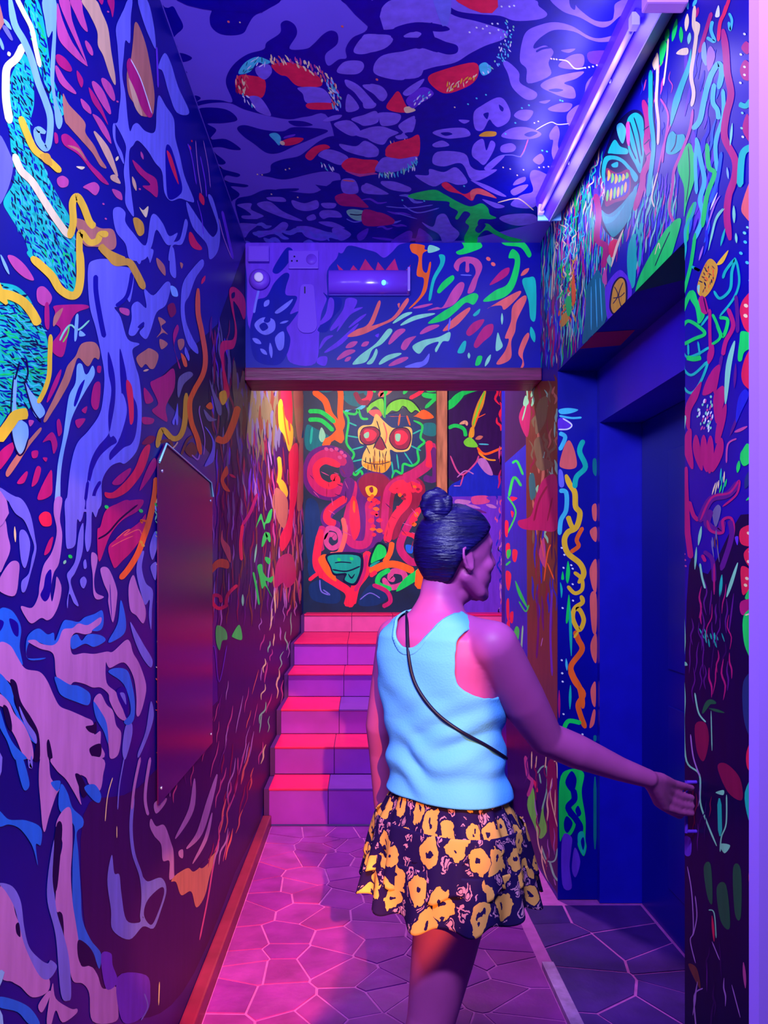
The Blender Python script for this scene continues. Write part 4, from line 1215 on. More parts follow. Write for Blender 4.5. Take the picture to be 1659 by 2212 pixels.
draw(f, 'L', """
P red 145,1070 160,1060 160,1180 147,1160
P red 148,1190 165,1180 162,1250 148,1240
P red 165,1140 185,1130 182,1190 168,1190
P grn 180,1280 200,1215 220,1240 205,1340 190,1320
P red 155,1270 180,1260 170,1330 155,1330
P red 155,1350 180,1340 180,1400 158,1400
P grn 165,1430 200,1380 230,1430 230,1510 195,1470
S mint 10 240,1210 232,1350 240,1450 255,1550
T mag 14 205,1330 225,1340
S pur 12 320,1000 330,1200 320,1400
S vio 12 410,1000 400,1250 410,1500
S lil 5 345,1330 355,1280
""")
draw(f, 'M', """
P lime 265,775 298,672 318,800 332,890 350,800 378,690 360,810 380,920 340,970 308,900
S ink 8 310,700 325,790 320,840
S mint 9 325,590 350,555 378,560 380,680 350,800
S mint 8 335,590 345,650
S pnk 20 255,490 268,600 295,640 268,725
S red 14 305,630 325,700
S cre 7 292,465 290,565
S cre 6 320,490 314,560
S cre 6 375,490 370,560
S cre 6 405,525 435,530 440,620
S mint 9 350,1020 380,1095 425,1095 442,1025
S cre 7 350,1010 355,1120 405,1280
S mint 12 395,1100 425,1190 462,1195 462,960
P wine 380,560 432,560 442,1000 400,980
S cre 6 410,620 400,720 440,900
S cre 8 240,840 235,880 250,920
S cre 7 320,830 330,1000 380,1130
S lil 6 420,1200 430,1240
""")
flecks(f, 'M', '250,470 440,560 440,960 380,1220 350,1000 260,700', ['wine','pur','cre','lil'], (40,110), 140, 8, 92, 63, 0.15, 0.8, 0.15)
f.build('painted_vine_strip', wall_right, label='brown strip with olive leaves, magenta blooms and red-leaved vine')
# far reveal of the doorway, facing us
rev = box('wall_reveal', (XR+0.001, YJ1-0.0006, 0.0), (XD, YJ1+0.02, ZDOOR), NAVYW, **S)
f = Fig('V')
draw(f, 'L', """
S yel 32 488,335 510,390 540,440 545,520 570,560 550,640 500,670 480,720 500,790 570,850 592,910 560,965
S yel 28 500,575 520,630 545,660
S ora 24 587,640 552,710 562,750 515,785
S yel 22 535,900 580,940 582,1000 540,1022 498,980
S yel 26 575,1035 585,1075 540,1110 530,1170 565,1235 592,1180 570,1120 545,1115
S ora 32 540,1240 560,1290 582,1350 520,1440 530,1500 572,1580 588,1690
S yel 14 535,1280 560,1245
P salm 452,272 480,170 510,138 540,200 552,282 520,304 470,298
S teal 30 592,135 568,200 602,290 550,350 540,415
S cyan 24 450,95 485,120 452,195
S cyan 26 450,430 490,440 490,540 460,600 452,685
P lav 448,310 470,320 478,400 450,400
P grn 488,930 500,835 513,900 500,965
P grn 462,940 470,895 478,940
P teal 455,960 470,1000 462,1050
P grn 488,1180 505,1030 515,1120 500,1190
T teal 18 512,1090 520,1385
T cyan 14 490,1400 495,1470
P salm 640,520 665,508 665,600 645,590
P salm 628,660 665,640 665,722 640,705
P salm 626,885 665,828 665,1012 640,985
P salm 628,1040 665,1030 665,1242 640,1232
P salm 632,1312 665,1258 665,1422 638,1385
P dteal 645,250 665,250 665,340 645,320
P vio 445,15 480,8 524,45 480,78 445,72
S whi 8 445,74 500,72 522,46 470,10
D whi 12 465,760 480,800 520,860 528,880 470,1108 465,1410 468,1485 530,1065 528,970 475,875
P cyan 448,-40 500,-50 560,-40 520,-20 460,-15
S cyan 12 450,-5 520,8 580,5
""")
draw(f, 'M', """
S ora 30 510,-10 540,60 590,130 560,190 572,250 602,330
S grn 26 476,335 505,288 578,300
P salm 632,105 660,62 660,200 640,182
P salm 625,325 645,230 660,230 652,305
T mag 14 450,110 450,270
T teal 16 515,80 512,220
D whi 12 467,12 470,60 475,248 585,365
P grn 452,640 510,568 592,588 580,700 602,850 602,970 608,1020 590,1070 556,1000 580,955 555,930 575,870 545,850 520,810 500,830 545,880 520,945 490,950 470,955 452,965
P nav 485,645 520,578 550,620 542,680 525,705
S nav 36 530,680 538,740 502,790 550,860 572,910 545,985
P nav 478,870 495,838 528,880 500,935 480,915
P nav 543,805 560,778 578,822 560,842
P teal 560,940 590,930 604,1010 590,1065 560,1000
P nav 575,985 590,960 597,1000 588,1035
P vio 468,960 522,960 520,1030 510,1130 522,1255 468,1232
P vio 540,1020 572,1100 545,1192 523,1140
P vio 462,1400 510,1450 532,1540 495,1640 464,1545
S dteal 18 657,370 657,405
S dteal 18 657,610 657,1030
""")
f.build('painted_flame_and_mushrooms', rev, label='yellow wavy flame line with coral mushrooms and a green cactus shape')
f = Fig('R')
cols = ['teal','cyan','mint','pnk','vio','cre','royal','tealb','mag','blu','grn']
flecks(f, 'K', '60,380 250,150 330,60 520,-60 720,-100 700,100 660,330 600,500 540,620 520,900 400,1070 210,1200 90,1200 70,700', ['teal','cyan','vio','royal','tealb','pnk','mag','teal','mint','ink','grn','cre'], (15,60), 170, 8, 92, 71, 0.08, 0.95, 0.06)
flecks(f, 'K', '90,700 220,700 220,1230 90,1230', ['vio','pur','mag','royal'], (22,90), 180, 15, 90, 72, 0.05, 1.0, 0.08)
flecks(f, 'K', '660,0 1050,-60 1040,240 960,290 860,450 770,600 700,640', ['teal','vio','tealb','royal','pnk','mint'], (20,80), 180, 11, 98, 73, 0.12, 0.95, 0.08)
flecks(f, 'K', '200,560 330,480 340,950 220,980', ['ora','gold','grn','teal','cre','plum'], (26,40), 70, 11, 95, 74, 0.4, 0.85, 0.3)
flecks(f, 'K', '195,200 330,100 400,330 300,560 200,460', ['cre','mint','teal','pnk','cyan'], (34,60), 90, 10, 95, 75, 0.3, 0.75, 0.4)
flecks(f, 'G', '780,560 900,380 1000,560 960,900 820,900', ['vio','royal','pnk'], (40,100), 130, 10, 95, 76, 0.15, 0.7, 0.2)
flecks(f, 'G', '420,1180 520,1010 530,1300 440,1500 330,1400', ['cre','teal','pnk','mint'], (28,70), 110, 10, 100, 77, 0.2, 0.85, 0.3)
flecks(f, 'G', '1030,420 1320,300 1340,1000 1300,1659 1120,1659 1160,1000', ['royal','royal','vio','blu'], (46,150), 240, 22, 100, 78, 0.12, 0.7, 0.1)
f.build('painted_hanging_threads', wall_right, label='dense hanging threads in many neon colours')
f = Fig('R')
draw(f, 'G', """
P ink 560,980 620,850 720,760 800,800 820,1000 800,1220 740,1290 700,1400 720,1420 640,1640 540,1600 500,1480 540,1300 500,1180
P teal 688,830 740,778 792,810 804,900 804,1050 780,1195 740,1130 700,1050 690,960
S ink 9 705,840 740,960 778,1130
S ink 9 735,810 770,930 790,1080
S ink 9 695,930 715,1020 750,1100
P pnk 680,860 705,850 705,1000 685,980
P cyan 615,870 650,850 680,900 660,990 630,950
P teal 555,1050 600,965 640,1010 690,1030 690,1062 640,1065 580,1060
P teal 530,1090 600,1075 660,1100 700,1140 762,1215 740,1255 690,1165 630,1110 560,1110 535,1200 545,1300 512,1210
P wine 548,1160 620,1195 705,1175 700,1350 600,1400 540,1425 540,1350 590,1380 680,1330 690,1230 600,1230 550,1210
P teal 580,1135 622,1118 622,1152 590,1155
P nav 550,1215 690,1210 690,1330 600,1370 545,1330
P tealb 508,1450 560,1480 640,1420 745,1305 732,1420 680,1545 600,1635 560,1605 528,1540
P teal 512,1450 540,1490 600,1490 680,1400 600,1520 530,1540
""")
x0, y0, k = CROPS['G']
for i, (a, b, l) in enumerate([(560,1175,1250),(585,1195,1265),(610,1200,1270),(635,1205,1260),(660,1200,1250),(685,1190,1235)]):
    f.stroke('lime' if i % 2 else 'yel', [(x0+k*a, y0+k*b), (x0+k*(a+4), y0+k*(b+l)/2), (x0+k*(a-6), y0+k*l)], 20*k, True)
for i, (a, b, l) in enumerate([(548,1390,1310),(572,1385,1300),(598,1372,1290),(622,1362,1290),(648,1350,1275),(672,1330,1255)]):
    f.stroke('yel' if i % 2 else 'lime', [(x0+k*a, y0+k*b), (x0+k*(a+4), y0+k*(b+l)/2), (x0+k*(a+8), y0+k*l)], 18*k, True)
draw(f, 'G', """
S mag 42 800,690 832,850 820,1000 842,1100 800,1200 792,1280 738,1455
S ink 8 800,900 840,870
S ink 8 805,1000 845,960
S ink 8 805,1090 850,1050
S vio 34 470,1300 480,1450 500,1659
S teal 30 850,485 850,650 850,800 870,1000 850,1200 830,1360
S ink 6 868,500 868,700 888,1000
S cre 20 895,365 898,520 890,700 905,850 900,1000
S cre 12 972,265 962,400 938,592
S pnk 14 918,680 972,800 945,1000 930,1125
S pnk 12 992,850 940,1000 898,1200
S cre 10 900,1190 860,1350 875,1430
P grn 912,335 940,278 962,312 942,400 918,455
P cre 862,440 885,388 897,420 880,485
T grn 32 955,285 972,198
T grn 30 1000,285 1032,130
T cre 30 1095,215 1105,95
T grn 28 1062,295 1060,185
T mint 26 1112,305 1122,225
P cre 1028,372 1060,338 1108,333 1102,378
T cyan 24 1072,65 1070,-10
T cyan 22 1108,65 1100,-10
T cyan 24 1142,45 1170,-10
T mag 24 1165,120 1180,50
P teal 1132,335 1122,480 1082,600 1032,760 988,875 1000,720 1040,600 1100,450
P teal 968,950 1000,905 1030,930 1082,930 1082,1000 1020,1062 958,1052
S ink 8 1030,930 1020,1000 990,1050
P grn 1046,1110 1110,988 1152,1060 1154,1230 1102,1400 1080,1495 1082,1300 1040,1180
S ink 6 1110,1010 1120,1200 1095,1400
S cyan 38 1138,892 1190,830 1222,680 1260,540 1318,440 1342,500 1320,615
S cyan 32 1290,575 1280,700 1312,760 1320,825
S cyan 28 1350,615 1352,800 1300,980 1310,1182
S red 24 1395,-10 1360,90 1330,160 1318,285
S red 20 1375,30 1350,110
S mag 48 1350,200 1370,350 1380,500 1405,650 1372,800 1362,950 1432,1100 1432,1220 1390,1350 1378,1500 1400,1659
S mag 26 1272,85 1230,220 1186,365
S cre 26 1155,40 1148,170 1165,240 1150,370 1130,520 1148,640 1133,735
P cre 1140,150 1192,168 1172,255
S pnk 20 1142,755 1120,900 1060,1060 1012,1180 1000,1300 980,1450 1022,1552
P pbl 1207,315 1230,298 1238,452 1203,400
P lil 1243,350 1270,320 1297,390 1255,492 1238,440
S cyan 24 1278,145 1268,210 1292,285 1238,258
P whi 1296,112 1320,35 1327,110
S cyan 18 1392,90 1412,140 1400,208 1390,150
P vio 1130,960 1150,900 1165,1000 1150,1060
S cyan 32 1165,950 1195,1100 1222,1250 1192,1380 1212,1500 1145,1670
S grn 32 1240,990 1252,1150 1292,1200 1240,1350 1208,1570
S cyan 24 1175,960 1160,1100 1168,1340
S grn 28 1162,1395 1112,1500 1098,1670
S blu 24 1340,1050 1310,1250 1260,1400
T whi 12 1312,1330 1262,1450
T mint 18 1415,850 1400,1005
T pbl 16 1378,1155 1388,1235
T mint 16 1360,1440 1300,1520 1270,1659
T mint 22 1425,1420 1428,1540
T lil 12 1330,1350 1290,1420 1235,1590
""")
draw(f, 'K', """
S mag 42 470,60 492,200 480,370 542,430 520,570
P grn 746,772 770,640 860,460 960,300 1000,285 1034,320 1000,450 950,582 850,682
P grn 980,290 1062,235 1012,432 970,562 945,530
S ink 7 880,560 930,440 985,320
S cre 6 880,480 905,400 915,440
P teal 698,410 742,335 752,500 742,682 710,702 688,560
S teal 18 750,285 782,400 770,565
P dteal 405,720 450,635 490,585 532,700 553,820 532,952 440,1042 378,1092 400,900
S cyan 7 440,700 440,1000
S cyan 7 470,650 480,980
S cyan 7 500,640 515,940
P vio 545,690 640,585 713,680 713,790 640,875 560,935 538,800
P ink 570,770 592,680 640,632 685,665 690,790 670,870 610,905 568,860
P gold 583,762 600,690 640,643 672,668 678,780 662,862 610,892 578,850
S ink 6 600,700 625,760 590,820
S ink 6 660,670 630,760 650,850
S ink 6 590,780 640,770 672,740
P red 562,410 600,372 623,400 602,482 568,492
T cre 18 578,565 615,430 662,305
P mint 548,520 570,480 575,560
P ora 308,640 322,618 333,780 312,834 303,740
P gold 236,900 270,880 292,900 262,962 232,972
P pnk 518,622 542,575 548,682 520,672
P grn 262,790 300,770 300,880 275,900
S cre 10 190,450 175,600 165,790
S pnk 8 280,380 300,560
S mint 10 255,560 300,430
P mag 1395,1 1440,-5 1400,90
""")
f.build('painted_fanged_monster_and_plants', wall_right, label='teal monster face with yellow fangs among leaves and ribbons')
# pillar beside the doorway: mask, flower and creepers
f = Fig('R')  # first an ink patch that paints shade onto the lower pillar
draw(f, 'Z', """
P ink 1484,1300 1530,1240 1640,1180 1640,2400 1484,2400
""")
draw(f, 'K', """
S teal 20 1040,745 1055,600 1090,450 1092,300 1140,200 1162,115
S grn 24 1160,330 1130,540 1090,700 1050,830 1040,1000 1060,1095
S grn 30 1050,925 1130,740 1170,820 1212,885 1178,955
P grn 1130,740 1175,790 1215,890 1180,950 1160,850 1125,790
S grn 24 1055,1005 1110,938 1200,990 1222,1030 1150,1062 1070,1105
S teal 18 1040,1115 1100,1185 1180,1165 1262,1125 1242,1240 1190,1370 1130,1435 1070,1382 1040,1260 1040,1120
S teal 18 1048,1225 1130,1312 1245,1215
S grn 34 1100,1190 1150,1200 1200,1190
S teal 14 1110,1095 1112,1175
S teal 14 1178,1080 1192,1175
S teal 16 1200,972 1252,900
S grn 20 1278,890 1310,960 1332,1050 1268,1105
S grn 24 1325,915 1384,932 1350,1045 1308,960
S teal 16 1328,905 1420,790 1462,680 1452,560 1430,500
S teal 20 1288,730 1330,782 1400,720 1412,600 1432,515 1370,590 1350,645
S teal 18 1130,560 1190,590 1150,570
P gold 1180,665 1230,540 1270,508 1313,560 1303,642 1270,722 1220,775 1175,742
P yel 1308,545 1388,448 1352,535
P mint 1172,700 1190,690 1185,750
S mag 54 1200,765 1232,890
S ink 8 1215,770 1240,880
S mag 22 1260,855 1260,1000 1265,1165
T mag 46 1282,1100 1250,1235
S mag 30 1385,850 1422,970 1370,1080 1350,1175
S pur 26 1440,760 1450,880 1452,1020
S pur 22 1345,1170 1320,1300
P mag 1098,1505 1200,1355 1180,1462 1130,1562 1120,1690 1095,1650
P mag 1208,1445 1260,1305 1302,1340 1280,1425
P mag 1260,1310 1330,1240 1310,1400 1290,1440
P mag 1290,1445 1352,1385 1363,1480 1310,1645 1288,1560
P mag 1370,1505 1372,1600 1332,1752 1298,1775 1310,1645
T mag 60 1125,1680 1105,1800 1140,1960
T mag 52 1165,1725 1170,1830 1205,1970
T mag 52 1218,1725 1220,1850 1240,1980
T mag 52 1265,1730 1262,1850 1258,1990
T mag 60 1340,1745 1320,1850 1275,1980
S mint 20 1090,1590 1068,1750 1050,1940
T mint 38 1432,1075 1390,1250 1368,1510
T pur 20 1440,1230 1430,1400
T pnk 22 1520,1665 1470,1690 1430,1705
T pur 20 1450,1600 1400,1730
S pnk 12 1445,1750 1385,1790 1375,1918
P red 1468,852 1500,778 1565,745 1565,1015 1510,1002 1478,930
D cre 28 1510,832 1507,902 1552,800 1552,862 1550,982
P grn 1480,1008 1565,1040 1565,1110 1500,1152 1480,1212 1453,1202 1465,1080
P red 1478,1302 1510,1180 1565,1128 1565,1395 1500,1382
P grn 1470,1862 1500,1810 1537,1788 1542,1852 1500,1915
D cyan 24 1505,393 1475,470 1518,535 1540,660 1500,330
P royal 1455,1480 1500,1410 1530,1450 1480,1560 1440,1640
T mint 18 1440,330 1445,400
T teal 18 1335,420 1365,300
T lil 14 1185,520 1215,420
T mint 16 1250,450 1300,240 1350,160
""")
flecks(f, 'K', '1190,650 1235,550 1300,560 1290,650 1220,760', ['ink','ora','brn'], (22,22), 26, 9, 60, 81, 0.9, 0.9)
flecks(f, 'K', '1150,1560 1270,1440 1285,1725 1200,1690 1180,1620', ['whi','mint','mint','pnk'], (22,26), 30, 13, 105, 82, 0.25, 0.9)
draw(f, 'G', """
P mag 1478,332 1510,285 1540,320 1520,375
P mag 1468,482 1500,415 1540,450 1540,548 1490,545
D whi 18 1500,462 1500,517 1475,376 1472,572 1488,945 1500,235
S teal 36 1462,718 1510,732 1545,690
P mag 1486,892 1520,785 1550,900 1540,985
S teal 46 1545,1015 1485,1070 1468,1292
P salm 1550,1225 1480,1420 1500,1492 1560,1525 1570,1300
D mint 18 1485,780 1480,885 1500,1610 1520,1570
""")
draw(f, 'L', """
T mag 40 1190,290 1180,400 1210,800
S mag 34 1200,500 1180,560 1200,700 1215,820
S mag 24 1205,490 1230,570 1260,600
S pur 40 1265,610 1330,480 1430,450 1492,380
S mag 12 1270,600 1335,470 1440,440 1495,370 1480,450 1400,520
P grey 1340,560 1370,510 1390,540 1360,640
S pur 42 1330,540 1310,620 1380,665 1400,600
S mag 16 1310,600 1330,660 1400,670 1400,600 1450,590 1460,680 1400,850
S pur 30 1440,600 1450,700 1390,890
S pur 26 1290,780 1340,830 1350,960
S mag 20 1280,800 1300,840
S mag 10 1350,850 1350,1030
T mint 18 1276,635 1258,745
T mint 20 1487,845 1450,960 1422,1045
T teal 18 1395,915 1383,1045
T mint 14 1248,755 1238,885
S mint 12 1268,850 1280,930 1298,995
S mint 10 1172,890 1170,1100 1180,1300 1165,1450 1180,1630
T mint 22 1165,1420 1195,1440
P mint 1160,690 1170,690 1168,740 1158,740
D pnk 12 1178,795 1182,830 1163,845 1185,865
P vio 1470,700 1490,695 1485,745
P grn 1500,232 1540,155 1565,200 1558,262 1520,285
T grn 22 1495,255 1485,325
T slate 40 1570,300 1530,415
T grn 26 1590,385 1570,435
T grn 18 1600,440 1535,485
P red 1505,650 1600,628 1600,740 1508,738
P red 1522,792 1560,753 1600,760 1600,900 1540,852
P red 1508,868 1560,890 1572,960 1520,1034 1506,960
P grn 1528,1052 1580,965 1600,1052
P mag 1506,1070 1600,1058 1560,1132 1508,1145
P grn 1522,1150 1600,1108 1580,1250 1572,1330 1602,1490 1560,1405 1522,1300
D cre 20 1550,675 1560,785 1550,840 1540,937 1532,976
S cre 8 1530,1150 1560,1140
P mag 1590,1540 1600,1520 1605,1600
""")
flecks(f, 'L', '1340,430 1380,340 1410,300 1425,420 1370,430', ['grn','teal','cre'], (18,40), 60, 9, 100, 83, 0.15, 0.95)
flecks(f, 'L', '1275,1245 1410,1250 1395,1325 1290,1310', ['teal','tealb'], (22,36), 50, 9, 75, 84, 0.2, 0.9)
flecks(f, 'L', '1195,1040 1460,1040 1460,1608 1195,1608', ['pur','mag','plum','pur'], (34,120), 190, 9, 92, 85, 0.12, 0.75, 0.12)
flecks(f, 'L', '1330,680 1400,680 1370,820 1340,820', ['grey','brn','mag'], (16,50), 90, 8, 85, 86, 0.1, 0.9)
draw(f, 'M', """
S mint 10 1165,-10 1180,150 1175,300 1190,520 1265,600 1270,760 1310,880 1365,1012
S mint 9 1238,125 1260,240 1302,295
S lil 8 1213,365 1230,500 1268,610
T dgrn 30 1282,245 1320,180 1362,185
T dgrn 16 1320,215 1410,240
S mint 6 1332,230 1338,460
S teal 24 1380,735 1385,955
P mint 1358,702 1405,688 1402,717
S mint 8 1422,715 1420,880 1392,960 1385,1045
P mint 1383,1000 1443,1008 1410,1054
P dgrn 1365,1255 1420,1240 1442,1482 1388,1445
P dgrn 1290,1135 1330,1120 1340,1340 1310,1300
P dgrn 1460,1140 1505,1150 1505,1420 1470,1400
S lil 6 1195,1130 1220,1280 1230,1500 1212,1560 1242,1690
S lil 6 1240,1300 1250,1420 1228,1530
S mint 7 1318,1382 1350,1400 1362,1545
T red 14 1338,1415 1350,1565
S lil 6 1338,1565 1382,1672
S lil 8 1245,2060 1235,1880 1285,1835
S lil 6 1452,1815 1502,2005
T pnk 18 1520,1685 1532,1835
P wine 1240,310 1300,300 1320,400 1290,520 1250,460
P wine 1370,555 1420,535 1500,620 1512,745 1430,700
P red 1536,482 1570,388 1620,330 1620,565 1550,573
P gold 1582,445 1605,450 1600,462
P teal 1528,702 1610,585 1620,865 1560,885
P ink 1560,710 1590,690 1580,730
P ora 1550,1182 1580,1050 1620,980 1620,1370 1570,1294
P ora 1562,1952 1590,1840 1625,1785 1625,2060 1575,2060
P red 1552,190 1582,200 1572,242 1548,232
P slate 1520,60 1590,20 1600,300 1560,380 1520,260
P vio 1170,960 1215,970 1215,1060 1180,1060
P brn 1200,1700 1250,1720 1270,1840
""")
flecks(f, 'M', '1200,560 1330,600 1340,1000 1220,1000', ['plum','pur','wine','lil'], (40,120), 150, 6, 95, 87, 0.15, 0.7, 0.1)
flecks(f, 'M', '1200,1640 1420,1640 1440,2042 1220,2042', ['plum','pur','lil'], (50,130), 180, 10, 92, 88, 0.15, 0.6, 0.1)
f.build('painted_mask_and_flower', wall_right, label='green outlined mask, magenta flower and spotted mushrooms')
f = Fig('R')
flecks(f, 'Z', '1660,-900 2500,-900 2500,3000 1660,3000', ['grn','red','mag','teal','cyan','ora','vio','mint'], (110,170), 200, 46, 90, 93, 0.6, 0.8, 0.3)
f.build('painted_tendrils', wall_right, label='neon tendrils continuing along the wall')
# green leaf carried round onto the door head
me = bpy.data.meshes.new('soffit_leaf')
z = ZDOOR-0.001
me.from_pydata([(XR, 2.55, z), (XR, 2.20, z), (XD-0.01, 2.20, z), (XD-0.02, 2.40, z)], [], [(0, 1, 2, 3)])
link('soffit_leaf', me, mat('leaf_green', (10,150,70), 0.5, 0.2), wall_right)
me = bpy.data.meshes.new('soffit_streak'); me.from_pydata([(XR, 3.20, z), (XR, 2.98, z), (XD-0.04, 2.95, z), (XD-0.03, 3.15, z)], [], [(0, 1, 2, 3)])
link('soffit_streak', me, mat('streak_red', (160,20,70), 0.5, 0.2), wall_right)
# ================================================================== fittings
HOUSE = mat('batten_violet', (72,30,220), 0.4, 0.3)
GREYL = mat('batten_grey', (120,108,170), 0.4, 0.3)
# long batten light in the corner of ceiling and right wall
fx = empty('batten_light', (0.825, 2.16, 3.15), label='long violet fluorescent batten light along ceiling above the doorway', category='light fixture')
prism('housing', [(-.055, 0.0), (.062, 0.0), (.062, -.055), (.004, -.103), (-.052, -.038)], 'y', -.01, 1.27, HOUSE, fx)
prism('wall_side_panel', [(.0625, -.0), (.066, -.0), (.066, -.057), (.005, -.1075), (.0035, -.1035), (.0625, -.0555)], 'y', -.01, 1.27, GREYL, fx)
lathe('tube', [(0.0, 0.0), (.009, 0.0), (.009, 1.15), (0.0, 1.15)], (-.040, 0.08, -.076), 'y', mat('tube_glass', (170,140,255), 0.2, 0.5), fx, n=14)
for y0 in (0.06, 1.22): box('lamp_holder', (-.052, y0, -.088), (-.028, y0+.03, -.050), mat('holder_white', (170,150,250), 0.4), fx, 0.004)
box('end_cap', (-.050, -.052, -.106), (.064, -.008, -.001), mat('end_cap_pink', (200,130,235), 0.45, 0.3), fx, 0.006)
box('end_cap', (-.045, 1.268, -.100), (.058, 1.280, -.001), mat('end_cap_cyan', (120,190,250), 0.45, 0.3), fx, 0.004)
for y0 in (.34, .84):
    lathe('screw', [(0.0, -.003), (.007, -.002), (.007, .002), (0.0, .003)], (-.024, y0, -.072), 'x', mat('screw_white', (230,225,255), 0.3), fx, n=10)
# emergency light on the header
def hx(px): return (px-CX)*YH/F
def hz(py): return EYE+(CY-py)*YH/F
em = empty('emergency_light', (hx(797), YH, hz(614)), label='rounded violet emergency light box with glowing cyan indicator on the header', category='light fixture')
L_, Hh = (hx(884)-hx(709))/2, (hz(588)-hz(641))/2
bm = bmesh.new(); bm_box(bm, (-L_, -.018, -Hh), (L_, -.0005, Hh), 0.004)
link('back_plate', mesh_of(bm, 'back_plate'), HOUSE, em)
n = 14; pts = [(-.018-.052*math.sin(math.pi*i/n)**0.75, -Hh*.96*math.cos(math.pi*i/n)) for i in range(n+1)]
me = bpy.data.meshes.new('diffuser'); v = [(sx*L_*.985, a, b) for sx in (-1, 1) for a, b in pts]; m_ = len(pts)
me.from_pydata(v, [], [tuple(range(m_)), tuple(range(2*m_-1, m_-1, -1))]+[(i, i+1, m_+i+1, m_+i) for i in range(m_-1)])
for p in me.polygons: p.use_smooth = len(p.vertices) == 4
link('diffuser', me, mat('diffuser_violet', (120,60,226), 0.2, 0.5), em)
box('end_trim', (L_*.93, -.074, -Hh*.98), (L_*1.0, -.018, Hh*.98), mat('trim_violet', (150,110,245), 0.35, 0.4), em, 0.008)
led = bpy.data.materials.new('cyan_indicator'); led.use_nodes = True; b_ = led.node_tree.nodes['Principled BSDF']
b_.inputs['Base Color'].default_value = (.1, .8, 1, 1); b_.inputs['Emission Color'].default_value = (.05, .75, 1, 1); b_.inputs['Emission Strength'].default_value = 3.0
lathe('indicator_lamp', [(0.0, -.012), (.010, -.009), (.010, 0.0), (.010, .01), (0, .012)], (hx(828)-hx(797), -.07, hz(622)-hz(614)), 'y', led, em, n=16)
# painted-over wall fittings on the header
VIOP = mat('overpainted_violet', (112,56,214), 0.5, 0.25)
jb = empty('junction_box', (hx(560), YH, hz(553)), label='square overpainted junction box near the top left corner of the header', category='junction box')
box('box_body', (-.052, -.03, -.038), (.052, -.0005, .040), VIOP, jb, 0.004); box('box_lid', (-.048, -.034, -.034), (.048, -.030, .036), VIOP, jb, 0.002)
so = empty('wall_socket', (hx(656), YH, hz(563)), label='overpainted wall socket with three small holes on the header', category='socket')
box('socket_plate', (-.075, -.016, -.046), (.075, -.0005, .046), VIOP, so, 0.005)
lathe('switch_dial', [(0, -.022), (.026, -.02), (.028, -.014), (.028, -.004)], (.04, 0, 0), 'y', VIOP, so, n=20)
for (a, b) in ((-.045, .014), (-.058, -.008), (-.032, -.008)):
    lathe('socket_hole', [(0, -.0172), (.0045, -.0172), (.0045, -.012)], (a, 0, b), 'y', mat('hole_dark', (10,2,70), 0.6), so, n=10)
sn = empty('alarm_sounder', (hx(561), YH, hz(605)), label='round wall alarm sounder with pale ring on the header', category='alarm')
lathe('sounder_base', [(0.0, -.03), (.034, -.03), (.050, -.018), (.054, -.0005), (0, -.0005)], (0, 0, 0), 'y', VIOP, sn)
lathe('pale_ring', [(.013, -.046), (.022, -.046), (.024, -.030), (.011, -.030)], (0, 0, 0), 'y', mat('ring_pale', (225,205,250), 0.4), sn)
lathe('sounder_centre', [(0, -.040), (.010, -.038), (.011, -.029)], (0, 0, 0), 'y', mat('centre_dark', (40,10,120), 0.5), sn)
cv = empty('cable_cover', (hx(664), YH, hz(668)), label='tall rounded overpainted cover plate below the socket on the header', category='cover plate')
w2, h2 = (hx(684)-hx(646))/2, (hz(615)-hz(720))/2
pts = []
for q, (cx_, cz_) in enumerate(((w2-.03, h2-.02), (-w2+.03, h2-.02), (-w2+.035, -h2+.04), (w2-.035, -h2+.04))):
    r_ = .02 if q < 2 else .04
    for i in range(6):
        a = math.pi/2*(q+i/5); pts.append((cx_+r_*math.cos(a), cz_+r_*math.sin(a)))
prism('cover', pts, 'y', -.010, -.0005, VIOP, cv)
box('slot', (-w2*.35, -.0112, h2*.62), (-w2*.2, -.0095, h2*.9), mat('hole_dark', (10,2,70), 0.6), cv)
# glossy dark panel hung on the left wall
gp = empty('gloss_panel', (XL, 2.20, 0.84), label='dark glossy acrylic panel with thin shiny edge mounted on left wall', category='panel')
GL = mat('acrylic_plum', (66,4,66), 0.25, 0.35)
y1 = 0.80
outl = [(0, 0), (y1, 0.0), (y1, 0.95), (y1-.04, 1.0), (0.08, 1.035), (0.0, 0.98)]
prism('acrylic_sheet', outl, 'x', 0.003, 0.007, GL, gp)
def rod(name, pts, r, m, parent):
    cu = bpy.data.curves.new(name, 'CURVE'); cu.dimensions = '3D'; cu.bevel_depth = r; cu.bevel_resolution = 2
    sp = cu.splines.new('POLY'); sp.points.add(len(pts)-1)
    for i, p in enumerate(pts): sp.points[i].co = (*p, 1)
    o = bpy.data.objects.new(name+'_c', cu); dg = bpy.context.evaluated_depsgraph_get(); COL.objects.link(o); bpy.context.view_layer.update()
    me = bpy.data.meshes.new_from_object(o.evaluated_get(bpy.context.evaluated_depsgraph_get())); me.name = name
    bpy.data.objects.remove(o); me.materials.clear()
    for p in me.polygons: p.use_smooth = True
    return link(name, me, m, parent)
rod('edge_strip', [(.010, 0.0, .97), (.010, .08, 1.035), (.010, y1-.04, 1.0), (.010, y1, .95)], .003, mat('edge_cyan', (150,220,235), 0.2, 0.5), gp)
for yy, zz in ((.03, .04), (y1-.03, .04), (.04, .95), (y1-.04, .93)):
    lathe('stand_off', [(0, .010), (.004, .010), (.005, .008), (.005, .0005)], (0, yy, zz), 'x', mat('stud_metal', (200,190,240), 0.25, 0.5, metal=0.7), gp, n=12)
